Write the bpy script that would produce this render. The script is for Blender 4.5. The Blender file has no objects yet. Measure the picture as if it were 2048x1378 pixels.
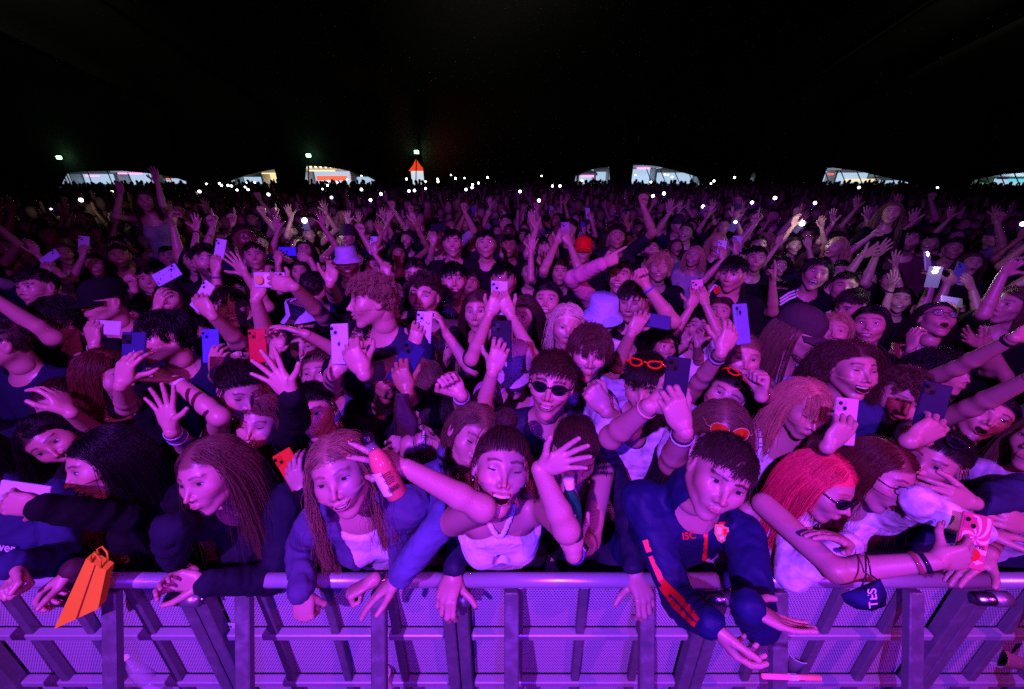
import bpy, math, random
import numpy as np
from mathutils import Vector
R_ = math.radians
SC = bpy.context.scene
COL = SC.collection
rng = np.random.default_rng(7)
random.seed(7)

# ------------------------------------------------------------------ camera
CAMZ = 2.45; PITCH = R_(23.3); FPX = 800.0; CX, CY = 1024.0, 689.0
cam_d = bpy.data.cameras.new('camera'); cam = bpy.data.objects.new('camera', cam_d); COL.objects.link(cam)
cam.location = (0, 0, CAMZ); cam.rotation_euler = (math.pi/2 - PITCH, 0, 0)
cam_d.sensor_width = 36; cam_d.lens = 36*FPX/2048; cam_d.clip_start = .05; cam_d.clip_end = 400
SC.camera = cam
SC.render.resolution_x, SC.render.resolution_y = 1024, 689
SC.view_settings.view_transform = 'Standard'; SC.view_settings.look = 'None'
SC.view_settings.gamma = 1; SC.view_settings.exposure = 0; SC.view_settings.use_curve_mapping = False
SC.cycles.use_denoising = False
SC.cycles.max_bounces = 5; SC.cycles.diffuse_bounces = 2; SC.cycles.glossy_bounces = 2
SC.cycles.transmission_bounces = 4; SC.cycles.transparent_max_bounces = 12
SC.cycles.sample_clamp_indirect = .08
SC.cycles.caustics_reflective = False; SC.cycles.caustics_refractive = False
SC.cycles_curves.shape = 'RIBBONS'; SC.cycles_curves.subdivisions = 2

# ------------------------------------------------------------------ world (night sky, outside the tent)
w = bpy.data.worlds.new('World'); SC.world = w; w.use_nodes = True
nt = w.node_tree; sky = nt.nodes.new('ShaderNodeTexSky'); sky.sky_type = 'NISHITA'; sky.sun_disc = False
sky.sun_elevation = R_(-4); sky.sun_rotation = R_(200)
bg = nt.nodes['Background']; bg.inputs['Strength'].default_value = 0.02
nt.links.new(sky.outputs[0], bg.inputs[0])

# ------------------------------------------------------------------ stage lamps on the truss behind and above the camera, plus added canopy fill
def spot(name, loc, tgt, watts, col, size=110, rad=.09, blend=.6):
    d = bpy.data.lights.new(name, 'SPOT'); d.energy = watts; d.color = col
    d.spot_size = R_(size); d.spot_blend = blend; d.shadow_soft_size = rad
    o = bpy.data.objects.new(name, d); COL.objects.link(o); o.location = loc
    o.rotation_euler = (Vector(tgt)-Vector(loc)).to_track_quat('-Z', 'Y').to_euler()
    return o
spot('stage_spot_violet', (-1.3, -2.4, 4.7), (-.2, 1.1, .9), 2350, (.355, .045, 1.0), 98, .05, 1.)
spot('stage_spot_pink', (2.7, -1.6, 3.9), (0.6, 1.2, 1.1), 290, (1.0, .05, .85), 76, .05, .9)
spot('stage_wash_blue', (0.4, -1.3, 2.6), (0, .80, .25), 230, (.10, .010, 1.0), 80, .10, .5)
spot('stage_spot_far', (0.0, -3.5, 5.6), (0, 6, 1.0), 80, (.36, .035, 1.0), 95, .2, .9)
for _x in (-26, 0, 26): spot('canopy_fill_light', (_x, 20, 9), (_x*1.3, 44, 21), 500, (1.0, .95, .85), 100, .3, 1.)  # unseen spots added to lift the rear canopy out of black

# ------------------------------------------------------------------ basic helpers
PF = np.array([0, math.cos(PITCH), -math.sin(PITCH)]); PU = np.array([0, math.sin(PITCH), math.cos(PITCH)]); PR = np.array([1., 0, 0])
CAM = np.array([0, 0, CAMZ])
def ray(px, py): return PF + (px-CX)/FPX*PR - (py-CY)/FPX*PU
def at(px, py, z): return CAM + z*ray(px, py)           # a photo position at depth z as a point in the place
def topx(p):
    q = np.asarray(p)-CAM; z = q@PF; return CX+FPX*(q@PR)/z, CY-FPX*(q@PU)/z, z
def unit(v): v = np.asarray(v, float); return v/(np.linalg.norm(v)+1e-12)
def Rx(a): c, s = math.cos(a), math.sin(a); return np.array([[1,0,0],[0,c,-s],[0,s,c]])
def Ry(a): c, s = math.cos(a), math.sin(a); return np.array([[c,0,s],[0,1,0],[-s,0,c]])
def Rz(a): c, s = math.cos(a), math.sin(a); return np.array([[c,-s,0],[s,c,0],[0,0,1]])
def tag(o, label=None, cat=None, group=None, kind=None):
    if label: o['label'] = label
    if cat: o['category'] = cat
    if group: o['group'] = group
    if kind: o['kind'] = kind
    return o
def raw_mesh(name, V, F, mats=(), fm=None, smooth=True, attrs=None):
    """V (n,3); F list of arrays/lists with 3 or 4 corners"""
    me = bpy.data.meshes.new(name)
    if isinstance(F, np.ndarray): F = [F]
    F = [np.asarray(f, np.int32) for f in F if len(f)]
    nv = len(V); me.vertices.add(nv); me.vertices.foreach_set('co', np.asarray(V, np.float32).ravel())
    loops = np.concatenate([f.ravel() for f in F]); cnt = np.concatenate([np.full(len(f), f.shape[1], np.int32) for f in F])
    st = np.concatenate([[0], np.cumsum(cnt)[:-1]]).astype(np.int32)
    me.loops.add(len(loops)); me.loops.foreach_set('vertex_index', loops)
    me.polygons.add(len(cnt)); me.polygons.foreach_set('loop_start', st)
    me.polygons.foreach_set('use_smooth', np.full(len(cnt), smooth, bool))
    for m in mats: me.materials.append(m)
    if fm is not None: me.polygons.foreach_set('material_index', np.asarray(fm, np.int32))
    if attrs:
        for k, a in attrs.items():
            at_ = me.attributes.new(k, 'FLOAT_VECTOR', 'POINT'); at_.data.foreach_set('vector', np.asarray(a, np.float32).ravel())
    me.update(calc_edges=True); return me
def obj(name, me, parent=None, loc=None):
    o = bpy.data.objects.new(name, me); COL.objects.link(o)
    if loc is not None: o.location = loc
    if parent: o.parent = parent
    return o
class MB:
    """collects simple solids into one mesh"""
    def __init__(s): s.V = []; s.F = []; s.n = 0
    def add(s, V, F):
        V = np.asarray(V, float); s.V.append(V)
        for f in F: s.F.append([i+s.n for i in f])
        s.n += len(V); return s
    def box(s, c, d, M=None, bev=0.0):
        d = np.asarray(d, float)/2; b = min(bev, min(d)*.9); c = np.asarray(c, float)
        if b <= 0:
            V = [(x, y, z) for x in (-d[0], d[0]) for y in (-d[1], d[1]) for z in (-d[2], d[2])]
            F = [(0,1,3,2),(4,6,7,5),(0,4,5,1),(2,3,7,6),(0,2,6,4),(1,5,7,3)]
            V = np.array(V)
        else:                                    # octagonal prism rings: chamfered box
            V = []; F = []
            rings = [(-d[2], b), (-d[2]+b, 0), (d[2]-b, 0), (d[2], b)]
            for z, k in rings:
                x, y = d[0]-k, d[1]-k; c2 = b
                V += [(x-c2,-y,z),(x,-y+c2,z),(x,y-c2,z),(x-c2,y,z),(-x+c2,y,z),(-x,y-c2,z),(-x,-y+c2,z),(-x+c2,-y,z)]
            for r in range(3):
                for i in range(8): F.append((r*8+i, r*8+(i+1)%8, r*8+8+(i+1)%8, r*8+8+i))
            F.append(tuple(range(7,-1,-1))); F.append(tuple(range(24,32))); V = np.array(V, float)
        if M is not None: V = V@np.asarray(M).T
        return s.add(V+c, F)
    def tube(s, pts, r, n=10, cap=True):
        pts = [np.asarray(p, float) for p in pts]; m = len(pts)
        rs = [r]*m if np.isscalar(r) else r; V = []; F = []
        t0 = unit(pts[1]-pts[0]); up = np.array([0,0,1.]) if abs(t0[2]) < .9 else np.array([1.,0,0]); a = unit(np.cross(t0, up))
        for i, p in enumerate(pts):
            t = unit(pts[min(i+1,m-1)]-pts[max(i-1,0)]); a = unit(a-t*(a@t)); b = np.cross(t, a)
            for k in range(n):
                th = 2*math.pi*k/n; V.append(p+rs[i]*(math.cos(th)*a+math.sin(th)*b))
        for i in range(m-1):
            for k in range(n): F.append((i*n+k, i*n+(k+1)%n, (i+1)*n+(k+1)%n, (i+1)*n+k))
        if cap: F.append(tuple(range(n-1,-1,-1))); F.append(tuple(range((m-1)*n, m*n)))
        return s.add(V, F)
    def lathe(s, prof, n=16, M=None, c=(0,0,0)):
        V = []; F = []; m = len(prof)
        for r, z in prof:
            for k in range(n): th = 2*math.pi*k/n; V.append((r*math.cos(th), r*math.sin(th), z))
        for i in range(m-1):
            for k in range(n): F.append((i*n+k, i*n+(k+1)%n, (i+1)*n+(k+1)%n, (i+1)*n+k))
        V = np.array(V)
        if M is not None: V = V@np.asarray(M).T
        return s.add(V+np.asarray(c, float), F)
    def build(s, name, mat, parent=None, loc=None, smooth=False):
        me = bpy.data.meshes.new(name); me.from_pydata(np.concatenate(s.V).tolist(), [], s.F)
        me.materials.append(mat)
        me.polygons.foreach_set('use_smooth', np.full(len(me.polygons), smooth, bool)); me.update()
        return obj(name, me, parent, loc)

# ------------------------------------------------------------------ materials
def nodes(name):
    m = bpy.data.materials.new(name); m.use_nodes = True
    n = m.node_tree; b = n.nodes['Principled BSDF']; return m, n, b
def setp(b, **k):
    for a, v in k.items():
        a = a.replace('_', ' ')
        if a in b.inputs: b.inputs[a].default_value = v
def add_bump(n, b, scale=200, strength=.3, dist=.002, detail=3, coord='Object', stretch=None):
    tc = n.nodes.new('ShaderNodeTexCoord'); nz = n.nodes.new('ShaderNodeTexNoise'); bp = n.nodes.new('ShaderNodeBump')
    nz.inputs['Scale'].default_value = scale; nz.inputs['Detail'].default_value = detail
    src = tc.outputs[coord]
    if stretch:
        mp = n.nodes.new('ShaderNodeMapping'); mp.inputs['Scale'].default_value = stretch
        n.links.new(src, mp.inputs[0]); src = mp.outputs[0]
    n.links.new(src, nz.inputs['Vector']); n.links.new(nz.outputs['Fac'], bp.inputs['Height'])
    bp.inputs['Strength'].default_value = strength; bp.inputs['Distance'].default_value = dist
    if b.inputs['Normal'].is_linked:
        n.links.new(b.inputs['Normal'].links[0].from_socket, bp.inputs['Normal'])
    n.links.new(bp.outputs[0], b.inputs['Normal']); return nz
def simple(name, col, rough=.5, metal=0., bump=None, **k):
    m, n, b = nodes(name); setp(b, Base_Color=(*col, 1), Roughness=rough, Metallic=metal, **k)
    if bump: add_bump(n, b, *bump)
    return m
def mixrgb(n, fac, a, b_, mode='MIX'):
    x = n.nodes.new('ShaderNodeMix'); x.data_type = 'RGBA'; x.blend_type = mode
    for i, v in ((0, fac), (6, a), (7, b_)):
        if hasattr(v, 'is_linked'): n.links.new(v, x.inputs[i])
        else: x.inputs[i].default_value = v
    return x.outputs[2]
def objcol(name, rough, bumps, sheen=0, coat=0, noise=.25, nscale=30):
    m, n, b = nodes(name); oi = n.nodes.new('ShaderNodeObjectInfo')
    nz = n.nodes.new('ShaderNodeTexNoise'); nz.inputs['Scale'].default_value = nscale; nz.inputs['Detail'].default_value = 4
    tc = n.nodes.new('ShaderNodeTexCoord'); n.links.new(tc.outputs['Object'], nz.inputs['Vector'])
    mr = n.nodes.new('ShaderNodeMapRange'); mr.inputs[3].default_value = 1-noise; mr.inputs[4].default_value = 1+noise
    n.links.new(nz.outputs['Fac'], mr.inputs[0])
    vm = n.nodes.new('ShaderNodeVectorMath'); vm.operation = 'SCALE'
    n.links.new(oi.outputs['Color'], vm.inputs[0]); n.links.new(mr.outputs[0], vm.inputs['Scale'])
    n.links.new(vm.outputs[0], b.inputs['Base Color'])
    setp(b, Roughness=rough, Coat_Weight=coat, Sheen_Weight=sheen, Specular_IOR_Level=.14)
    for bm in bumps: add_bump(n, b, *bm)
    return m
M_cloth = objcol('cloth', .85, [(7, .8, .022, 3), (420, .3, .002, 2)], sheen=.0)
M_shiny = objcol('shiny_fabric', .55, [(8, .8, .014, 2)], coat=.0)
M_denim = objcol('denim', .8, [(7, .8, .022, 3), (260, .5, .003, 2)], noise=.5, nscale=14)
M_print = objcol('patterned_cloth', .75, [(8, .8, .02, 3)], noise=.9, nscale=28)
M_knit = objcol('hat_fabric', .9, [(160, .6, .004, 3), (20, .4, .02, 2)])
M_plastic = objcol('coloured_plastic', .3, [], coat=.4, noise=.05)
M_black = simple('black_plastic', (.012,.012,.014), .25)
M_lens = simple('dark_lens', (.006,.006,.01), .06, Coat_Weight=.8)
M_metal = simple('silver_metal', (.75,.75,.78), .25, 1.)
M_skin, n_, b_ = nodes('skin')
_oi = n_.nodes.new('ShaderNodeObjectInfo'); _at = n_.nodes.new('ShaderNodeAttribute'); _at.attribute_name = 'mask'
_hc = n_.nodes.new('ShaderNodeAttribute'); _hc.attribute_type = 'OBJECT'; _hc.attribute_name = 'hair_colour'
_bd = n_.nodes.new('ShaderNodeAttribute'); _bd.attribute_type = 'OBJECT'; _bd.attribute_name = 'beard'
_a2 = n_.nodes.new('ShaderNodeAttribute'); _a2.attribute_name = 'mask2'
_sx = n_.nodes.new('ShaderNodeSeparateXYZ'); n_.links.new(_at.outputs['Vector'], _sx.inputs[0])
_s2 = n_.nodes.new('ShaderNodeSeparateXYZ'); n_.links.new(_a2.outputs['Vector'], _s2.inputs[0])
_nz = n_.nodes.new('ShaderNodeTexNoise'); _nz.inputs['Scale'].default_value = 18; _nz.inputs['Detail'].default_value = 5
_tc = n_.nodes.new('ShaderNodeTexCoord'); n_.links.new(_tc.outputs['Object'], _nz.inputs['Vector'])
_c = mixrgb(n_, .35, _oi.outputs['Color'], (0,0,0,1)); 
_mr = n_.nodes.new('ShaderNodeMapRange'); _mr.inputs[1].default_value = .3; _mr.inputs[2].default_value = .7
n_.links.new(_nz.outputs['Fac'], _mr.inputs[0])
_c = mixrgb(n_, _mr.outputs[0], mixrgb(n_, .16, _oi.outputs['Color'], (.45,.08,.05,1)), _oi.outputs['Color'])
_c = mixrgb(n_, _s2.outputs['Z'], _c, mixrgb(n_, .35, _c, (.55,.08,.06,1)))      # blush
_c = mixrgb(n_, _sx.outputs['X'], _c, (.40,.10,.09,1))                            # lips
_mb = n_.nodes.new('ShaderNodeMath'); _mb.operation = 'MULTIPLY'
n_.links.new(_s2.outputs['Y'], _mb.inputs[0]); n_.links.new(_bd.outputs['Fac'], _mb.inputs[1])
_c = mixrgb(n_, _mb.outputs[0], _c, _hc.outputs['Color'])
_c = mixrgb(n_, _sx.outputs['Y'], _c, mixrgb(n_, .5, _hc.outputs['Color'], (.02,.012,.01,1)))   # brows and painted socket shade
_c = mixrgb(n_, _s2.outputs['X'], _c, _hc.outputs['Color'])                       # scalp
_c = mixrgb(n_, _sx.outputs['Z'], _c, (.05,.008,.008,1))                          # inside of mouth
n_.links.new(_c, b_.inputs['Base Color'])
setp(b_, Roughness=.42, Specular_IOR_Level=.5, Coat_Weight=.09, Coat_Roughness=.28)
add_bump(n_, b_, 260, .22, .0012, 3)
M_eye = simple('eye_white', (.6,.58,.56), .12, Coat_Weight=.6)
M_iris = simple('iris', (.03,.03,.028), .08, Coat_Weight=1.)
M_lash = simple('lash', (.008,.006,.006), .7)
M_teeth = simple('teeth', (.72,.68,.6), .18)
M_nail = simple('nail_varnish', (.35,.015,.02), .2)
M_hair, n_, b_ = nodes('hair')
hb = b_; setp(hb, Roughness=.42, Specular_IOR_Level=.26)
_oi = n_.nodes.new('ShaderNodeObjectInfo'); _hi = n_.nodes.new('ShaderNodeHairInfo')
_c1 = n_.nodes.new('ShaderNodeMapRange'); n_.links.new(_hi.outputs['Random'], _c1.inputs[0]); _c1.inputs[3].default_value = .55; _c1.inputs[4].default_value = 1.05
_vm = n_.nodes.new('ShaderNodeVectorMath'); _vm.operation = 'SCALE'
n_.links.new(_oi.outputs['Color'], _vm.inputs[0]); n_.links.new(_c1.outputs[0], _vm.inputs['Scale'])
n_.links.new(_vm.outputs[0], hb.inputs['Base Color'])

# ------------------------------------------------------------------ signed distance modelling
def smin(a, b, k):
    h = np.maximum(k-np.abs(a-b), 0)/k; return np.minimum(a, b)-h*h*k*.25
def smax(a, b, k): return -smin(-a, -b, k)
def sph(p, c, r): return np.sqrt(((p-np.asarray(c, np.float32))**2).sum(1))-r
def ell(p, c, r):
    q = p-np.asarray(c, np.float32); r = np.asarray(r, np.float32)
    k0 = np.sqrt(((q/r)**2).sum(1)); k1 = np.sqrt(((q/(r*r))**2).sum(1))+1e-9
    return k0*(k0-1)/k1
def cap(p, a, b, ra, rb=None):
    a = np.asarray(a, np.float32); b = np.asarray(b, np.float32); rb = ra if rb is None else rb
    ab = b-a; q = p-a; t = np.clip((q@ab)/(ab@ab+1e-9), 0, 1)
    return np.sqrt(((q-t[:, None]*ab)**2).sum(1))-(ra+(rb-ra)*t)
def polygonize(sdf, lo, hi, h):
    lo = np.asarray(lo, np.float32); hi = np.asarray(hi, np.float32)
    B = 4; nb = np.maximum(np.ceil((hi-lo)/(h*B)).astype(int), 1); n = nb*B+1
    bi = np.stack(np.meshgrid(*[np.arange(k) for k in nb], indexing='ij'), -1).reshape(-1, 3)
    c = lo+(bi+.5)*np.float32(h*B)
    d = sdf(c.astype(np.float32)); act = bi[np.abs(d) < h*B*1.25]
    V = np.full(n, 1e3, np.float32)
    # sign fill for inactive blocks so that no false surface appears
    if len(act) == 0: return np.zeros((0,3)), np.zeros((0,4), int)
    pt = np.zeros(n, bool)
    o = np.stack(np.meshgrid(*[np.arange(B+1)]*3, indexing='ij'), -1).reshape(-1, 3)
    gi = (act[:, None, :]*B+o[None]).reshape(-1, 3)
    pt[gi[:, 0], gi[:, 1], gi[:, 2]] = True
    idx = np.argwhere(pt); V[pt] = sdf((lo+idx*np.float32(h)).astype(np.float32))
    cell = pt[:-1,:-1,:-1].copy(); ins = V < 0
    blk = np.zeros(nb, bool); blk[act[:,0],act[:,1],act[:,2]] = True
    cell = np.repeat(np.repeat(np.repeat(blk, B, 0), B, 1), B, 2)
    cnt = np.zeros(cell.shape, np.int8)
    for dx in (0,1):
        for dy in (0,1):
            for dz in (0,1): cnt += ins[dx:n[0]-1+dx, dy:n[1]-1+dy, dz:n[2]-1+dz]
    m = cell & (cnt > 0) & (cnt < 8)
    ci = np.argwhere(m); vid = np.full(cell.shape, -1, np.int32); vid[m] = np.arange(len(ci))
    acc = np.zeros((len(ci), 3), np.float32); num = np.zeros(len(ci), np.float32)
    C8 = [(a,b,c_) for a in (0,1) for b in (0,1) for c_ in (0,1)]
    val = {c_: V[ci[:,0]+c_[0], ci[:,1]+c_[1], ci[:,2]+c_[2]] for c_ in C8}
    for a in C8:
        for ax in range(3):
            if a[ax] == 0:
                b = list(a); b[ax] = 1; b = tuple(b); va, vb = val[a], val[b]
                s = (va < 0) != (vb < 0); t = np.where(s, va/np.where(s, va-vb, 1), 0)
                p = np.tile(np.array(a, np.float32), (len(ci), 1)); p[:, ax] += t
                acc += np.where(s[:, None], p, 0); num += s
    P = lo+(ci+acc/num[:, None])*np.float32(h)
    Q = []
    for ax in range(3):
        u, v = [(1,2),(2,0),(0,1)][ax]
        A = np.moveaxis(ins, (ax,u,v), (0,1,2)); W = np.moveaxis(vid, (ax,u,v), (0,1,2))
        a0 = A[:-1, 1:-1, 1:-1]; a1 = A[1:, 1:-1, 1:-1]
        e = np.argwhere(a0 != a1)
        if len(e) == 0: continue
        i, j, k = e[:,0], e[:,1]+1, e[:,2]+1
        q = np.stack([W[i,j-1,k-1], W[i,j,k-1], W[i,j,k], W[i,j-1,k]], 1)
        ok = (q >= 0).all(1); fl = A[i,j,k]     # inside at lower end -> outward along +ax
        q = q[ok]; fl = fl[ok]; q[~fl] = q[~fl][:, ::-1]; Q.append(q)
    return P, (np.concatenate(Q) if Q else np.zeros((0,4), int))
def vnoise(p, f, seed=0):
    r = np.random.default_rng(seed); out = 0
    for k in range(4):
        a = r.normal(size=3)*f*(1.5**k); b = r.normal(size=3)*f*(1.5**k)
        out = out+np.sin(p@a+2.2*np.sin(p@b+r.uniform(0,6))+r.uniform(0,6))/(1.3**k)
    return out/2.6
def relax(V, F, it=1, lam=.5):
    E = np.concatenate([F[:, [0,1]], F[:, [1,2]], F[:, [2,3]], F[:, [3,0]]])
    for _ in range(it):
        a = np.zeros_like(V); c = np.zeros(len(V), V.dtype)
        for k in range(3): a[:, k] = np.bincount(E[:,0], V[E[:,1], k], len(V))+np.bincount(E[:,1], V[E[:,0], k], len(V))
        c = np.bincount(E[:,0], minlength=len(V))+np.bincount(E[:,1], minlength=len(V)); V = V+lam*(a/np.maximum(c, 1)[:, None]-V)
    return V
def vnormals(V, F):
    n = np.zeros_like(V); a, b, c, d = V[F[:,0]], V[F[:,1]], V[F[:,2]], V[F[:,3]]
    f = np.cross(c-a, d-b)
    for i in range(4): np.add.at(n, F[:, i], f)
    return n/(np.linalg.norm(n, axis=1, keepdims=True)+1e-12)
# ------------------------------------------------------------------ heads (local frame: +y out of the face, +z up, height .225)
CRC = np.array([0,-.018,.030]); CRR = np.array([.077,.096,.084])
EYE = (.0315,.0605,.012); ER = .0172
def mouth_shape(ex):
    # width, upper centre z, lower centre z, corner z, open
    return dict(n=(.0225,-.0535,-.0615,-.057,0), s=(.030,-.0520,-.0675,-.0485,.0095), g=(.031,-.0500,-.0785,-.0480,.020), o=(.026,-.0500,-.083,-.057,.025),
                y=(.020,-.0510,-.078,-.061,.020), p=(.026,-.0535,-.0620,-.0545,0))[ex]
def lip_paths(ex):
    w_, zu, zl, zc, op = mouth_shape(ex)
    up = [(-w_,.082,zc), (-w_*.45,.096,zu+.0015), (0,.099,zu), (w_*.45,.096,zu+.0015), (w_,.082,zc)]
    yl = .097-op*.25
    lo = [(-w_,.082,zc), (-w_*.5,yl-.004,zl+.003+op*.12), (0,yl,zl), (w_*.5,yl-.004,zl+.003+op*.12), (w_,.082,zc)]
    return up, lo
def cavity(p, up, lo):
    q = np.stack([p[:,0], (p[:,1]-.094)*.30, p[:,2]], 1).astype(np.float32); d = None
    ms = [((a[0]+b[0])/2, 0, (a[2]+b[2])/2, max((a[2]-b[2])/2-.0028, .0004)) for a, b in zip(up, lo)]
    ms[0] = (ms[0][0]*.93, 0, ms[0][2], .0004); ms[-1] = (ms[-1][0]*.93, 0, ms[-1][2], .0004)
    for a, b in zip(ms[:-1], ms[1:]):
        c = cap(q, a[:3], b[:3], a[3], b[3]); d = c if d is None else np.minimum(d, c)
    return d
def head_sdf(sex, ex):
    w_, zu, zl, zc, op = mouth_shape(ex); up, lo = lip_paths(ex); f = sex == 'f'; dz = -op*.55; dy = -op*.25
    def S(p):
        q = p.copy(); q[:, 0] = np.abs(q[:, 0])
        d = ell(q, CRC, CRR)
        d = smin(d, ell(q, (0,.020,-.022), (.060 if f else .063,.067,.078)), .03)
        jw = .044 if f else .051
        d = smin(d, cap(q, (jw,-.004,-.045), (.014,.060+dy,-.090+dz), .019 if f else .022, .015), .025)
        d = smin(d, sph(q, (0,.068+dy,-.094+dz), .0165 if f else .019), .018)
        d = smin(d, sph(q, (.040,.053,-.016), .0235), .028); d = smin(d, sph(q, (.024,.066,-.030), .018), .020)                 # cheekbone
        if ex in 'sog': d = smin(d, sph(q, (.038,.066,-.030), .013), .016)
        d = smin(d, cap(q, (.012,.0735,.030), (.040,.064,.031), .0095 if not f else .007), .012)   # brow ridge
        d = smax(d, -sph(q, (EYE[0]-.001,.095,EYE[2]+.001), .0150), .014)       # socket
        d = smin(d, sph(q, EYE, ER-.0006), .004)                          # lids
        d = smin(d, ell(q, (0,.073,-.055), (.031,.021,.024)), .016)         # muzzle
        nz = cap(q, (0,.0765,.020), (0,.1085,-.022), .0062 if not f else .0055, .0088 if not f else .0076)
        nz = smin(nz, sph(q, (.0105,.0965,-.0265), .0078 if not f else .0068), .006)
        nz = smax(nz, -sph(q, (.0065,.1015,-.0335), .0035), .003)
        d = smin(d, nz, .014)
        for P_, r in ((up, .0038), (lo, .0048)):
            for a, b in zip(P_[2:-1], P_[3:]): d = smin(d, cap(q, a, b, r*(1. if b is not P_[-1] else 1.), r if b is not P_[-1] else r*.5), .005)
        if op: d = smax(d, -cavity(q, up, lo), .002)
        else: d = smax(d, -cap(q, (0,.103,(zu+zl)/2), (w_*.8,.090,(zc*.6+(zu+zl)*.2)), .0014), .002)
        e = ell(q@Rx(R_(12)).astype(np.float32), (.078,-.012,-.002), (.0085,.019,.031))
        e = smax(e, -ell(q@Rx(R_(12)).astype(np.float32), (.087,-.006,.002), (.007,.011,.019)), .004)
        d = smin(d, e, .006)
        d = smin(d, cap(q, (0,-.030,-.045), (0,-.040,-.12), .046 if f else .053), .03)
        return d
    return S
_HL = (np.array([-.12,-.06,-.03,-.005,.02,.04,.06,.08,.12]), np.array([-.06,-.052,-.03,.006,.028,.043,.058,.069,.075]))
def hairline(p): return p[:, 2]-np.interp(p[:, 1]+.6*np.maximum(np.abs(p[:, 0])-.055, 0), *_HL)
def sm(x, a, b): t = np.clip((x-a)/(b-a), 0, 1); return t*t*(3-2*t)
def seg_dist(p, a, b):
    a = np.asarray(a); b = np.asarray(b); t = np.clip(((p-a)@(b-a))/((b-a)@(b-a)), 0, 1); return np.linalg.norm(p-a-t[:,None]*(b-a), axis=1)
_head = {}
def head_template(sex, ex, h):
    key = (sex, ex, h)
    if key in _head: return _head[key]
    V, F = polygonize(head_sdf(sex, ex), (-.1,-.125,-.165), (.1,.13,.125), h)
    V = relax(V, F, 2 if h < .006 else 1, .5)
    up, lo = lip_paths(ex); w_, zu, zl, zc, op = mouth_shape(ex)
    d = np.full(len(V), 1.)
    for P_, r in ((up, .0036), (lo, .0046)):
        for a, b in zip(P_[:-1], P_[1:]): d = np.minimum(d, seg_dist(V, a, b)-r)
    lip = .75*(1-sm(d, -.001, .0022)); lip[V[:,1] < .07] = 0
    q = V[:, [0,2]].copy(); q[:, 0] = np.abs(q[:, 0]); br = np.full(len(V), 1.)
    bp = [(.015,.0358),(.031,.0388),(.047,.0340)] if sex == 'f' else [(.013,.0325),(.030,.0355),(.049,.0300)]
    for a, b in zip(bp[:-1], bp[1:]): br = np.minimum(br, seg_dist(q, a, b))
    brow = (1-sm(br, .0022 if sex == 'f' else .0032, .0055))*(V[:,1] > .04)*(.75 if sex == 'f' else .9)
    qe = np.abs(V)*[1,1,0]+np.stack([0*V[:,0],0*V[:,0],V[:,2]], 1)
    socket_shade = .30*(1-sm(np.linalg.norm((qe-[EYE[0],.078,EYE[2]+.003])*[.8,1,1.15], axis=1), .010, .020))  # shade of the eye sockets, painted in through the brow channel
    brow = np.maximum(brow, socket_shade)
    cav = np.zeros(len(V))
    if op:
        cav = (cavity(V, up, lo) < .0016)*(V[:,1] < .0965)*(V[:,1] > .04)*1.
    cav = np.maximum(cav, (np.linalg.norm(np.abs(V*[1,1,1])-[.0065,.1015,.0335], axis=1) < .0033)*(V[:,2] < 0))
    scalp = .9*sm(hairline(V)+.004*vnoise(V, 260, 3), -.006, .009)*(np.abs(V[:,0]) < .0785)
    beard = sm(-V[:,2], .030, .050)*sm(V[:,1], -.02, .01)*(1-lip)*(1-.8*sm(V[:,2], -.052, -.03)*(np.abs(V[:,0]) > .03))*sm(-V[:,1]*.6-V[:,2], -.03, .03)
    blush = 1-sm(np.linalg.norm(np.abs(V)*[1,1,0]+[0,0,0]-[.042,.06,0]+np.stack([0*V[:,0],0*V[:,0],V[:,2]+.02], 1), axis=1), .01, .03)
    blush = np.maximum(blush, 1-sm(np.linalg.norm(V-[0,.11,-.022], axis=1), .006, .016))
    r = (V, F, np.stack([lip*(1-cav), brow, cav], 1), np.stack([scalp, beard, blush], 1)); _head[key] = r; return r
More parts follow.
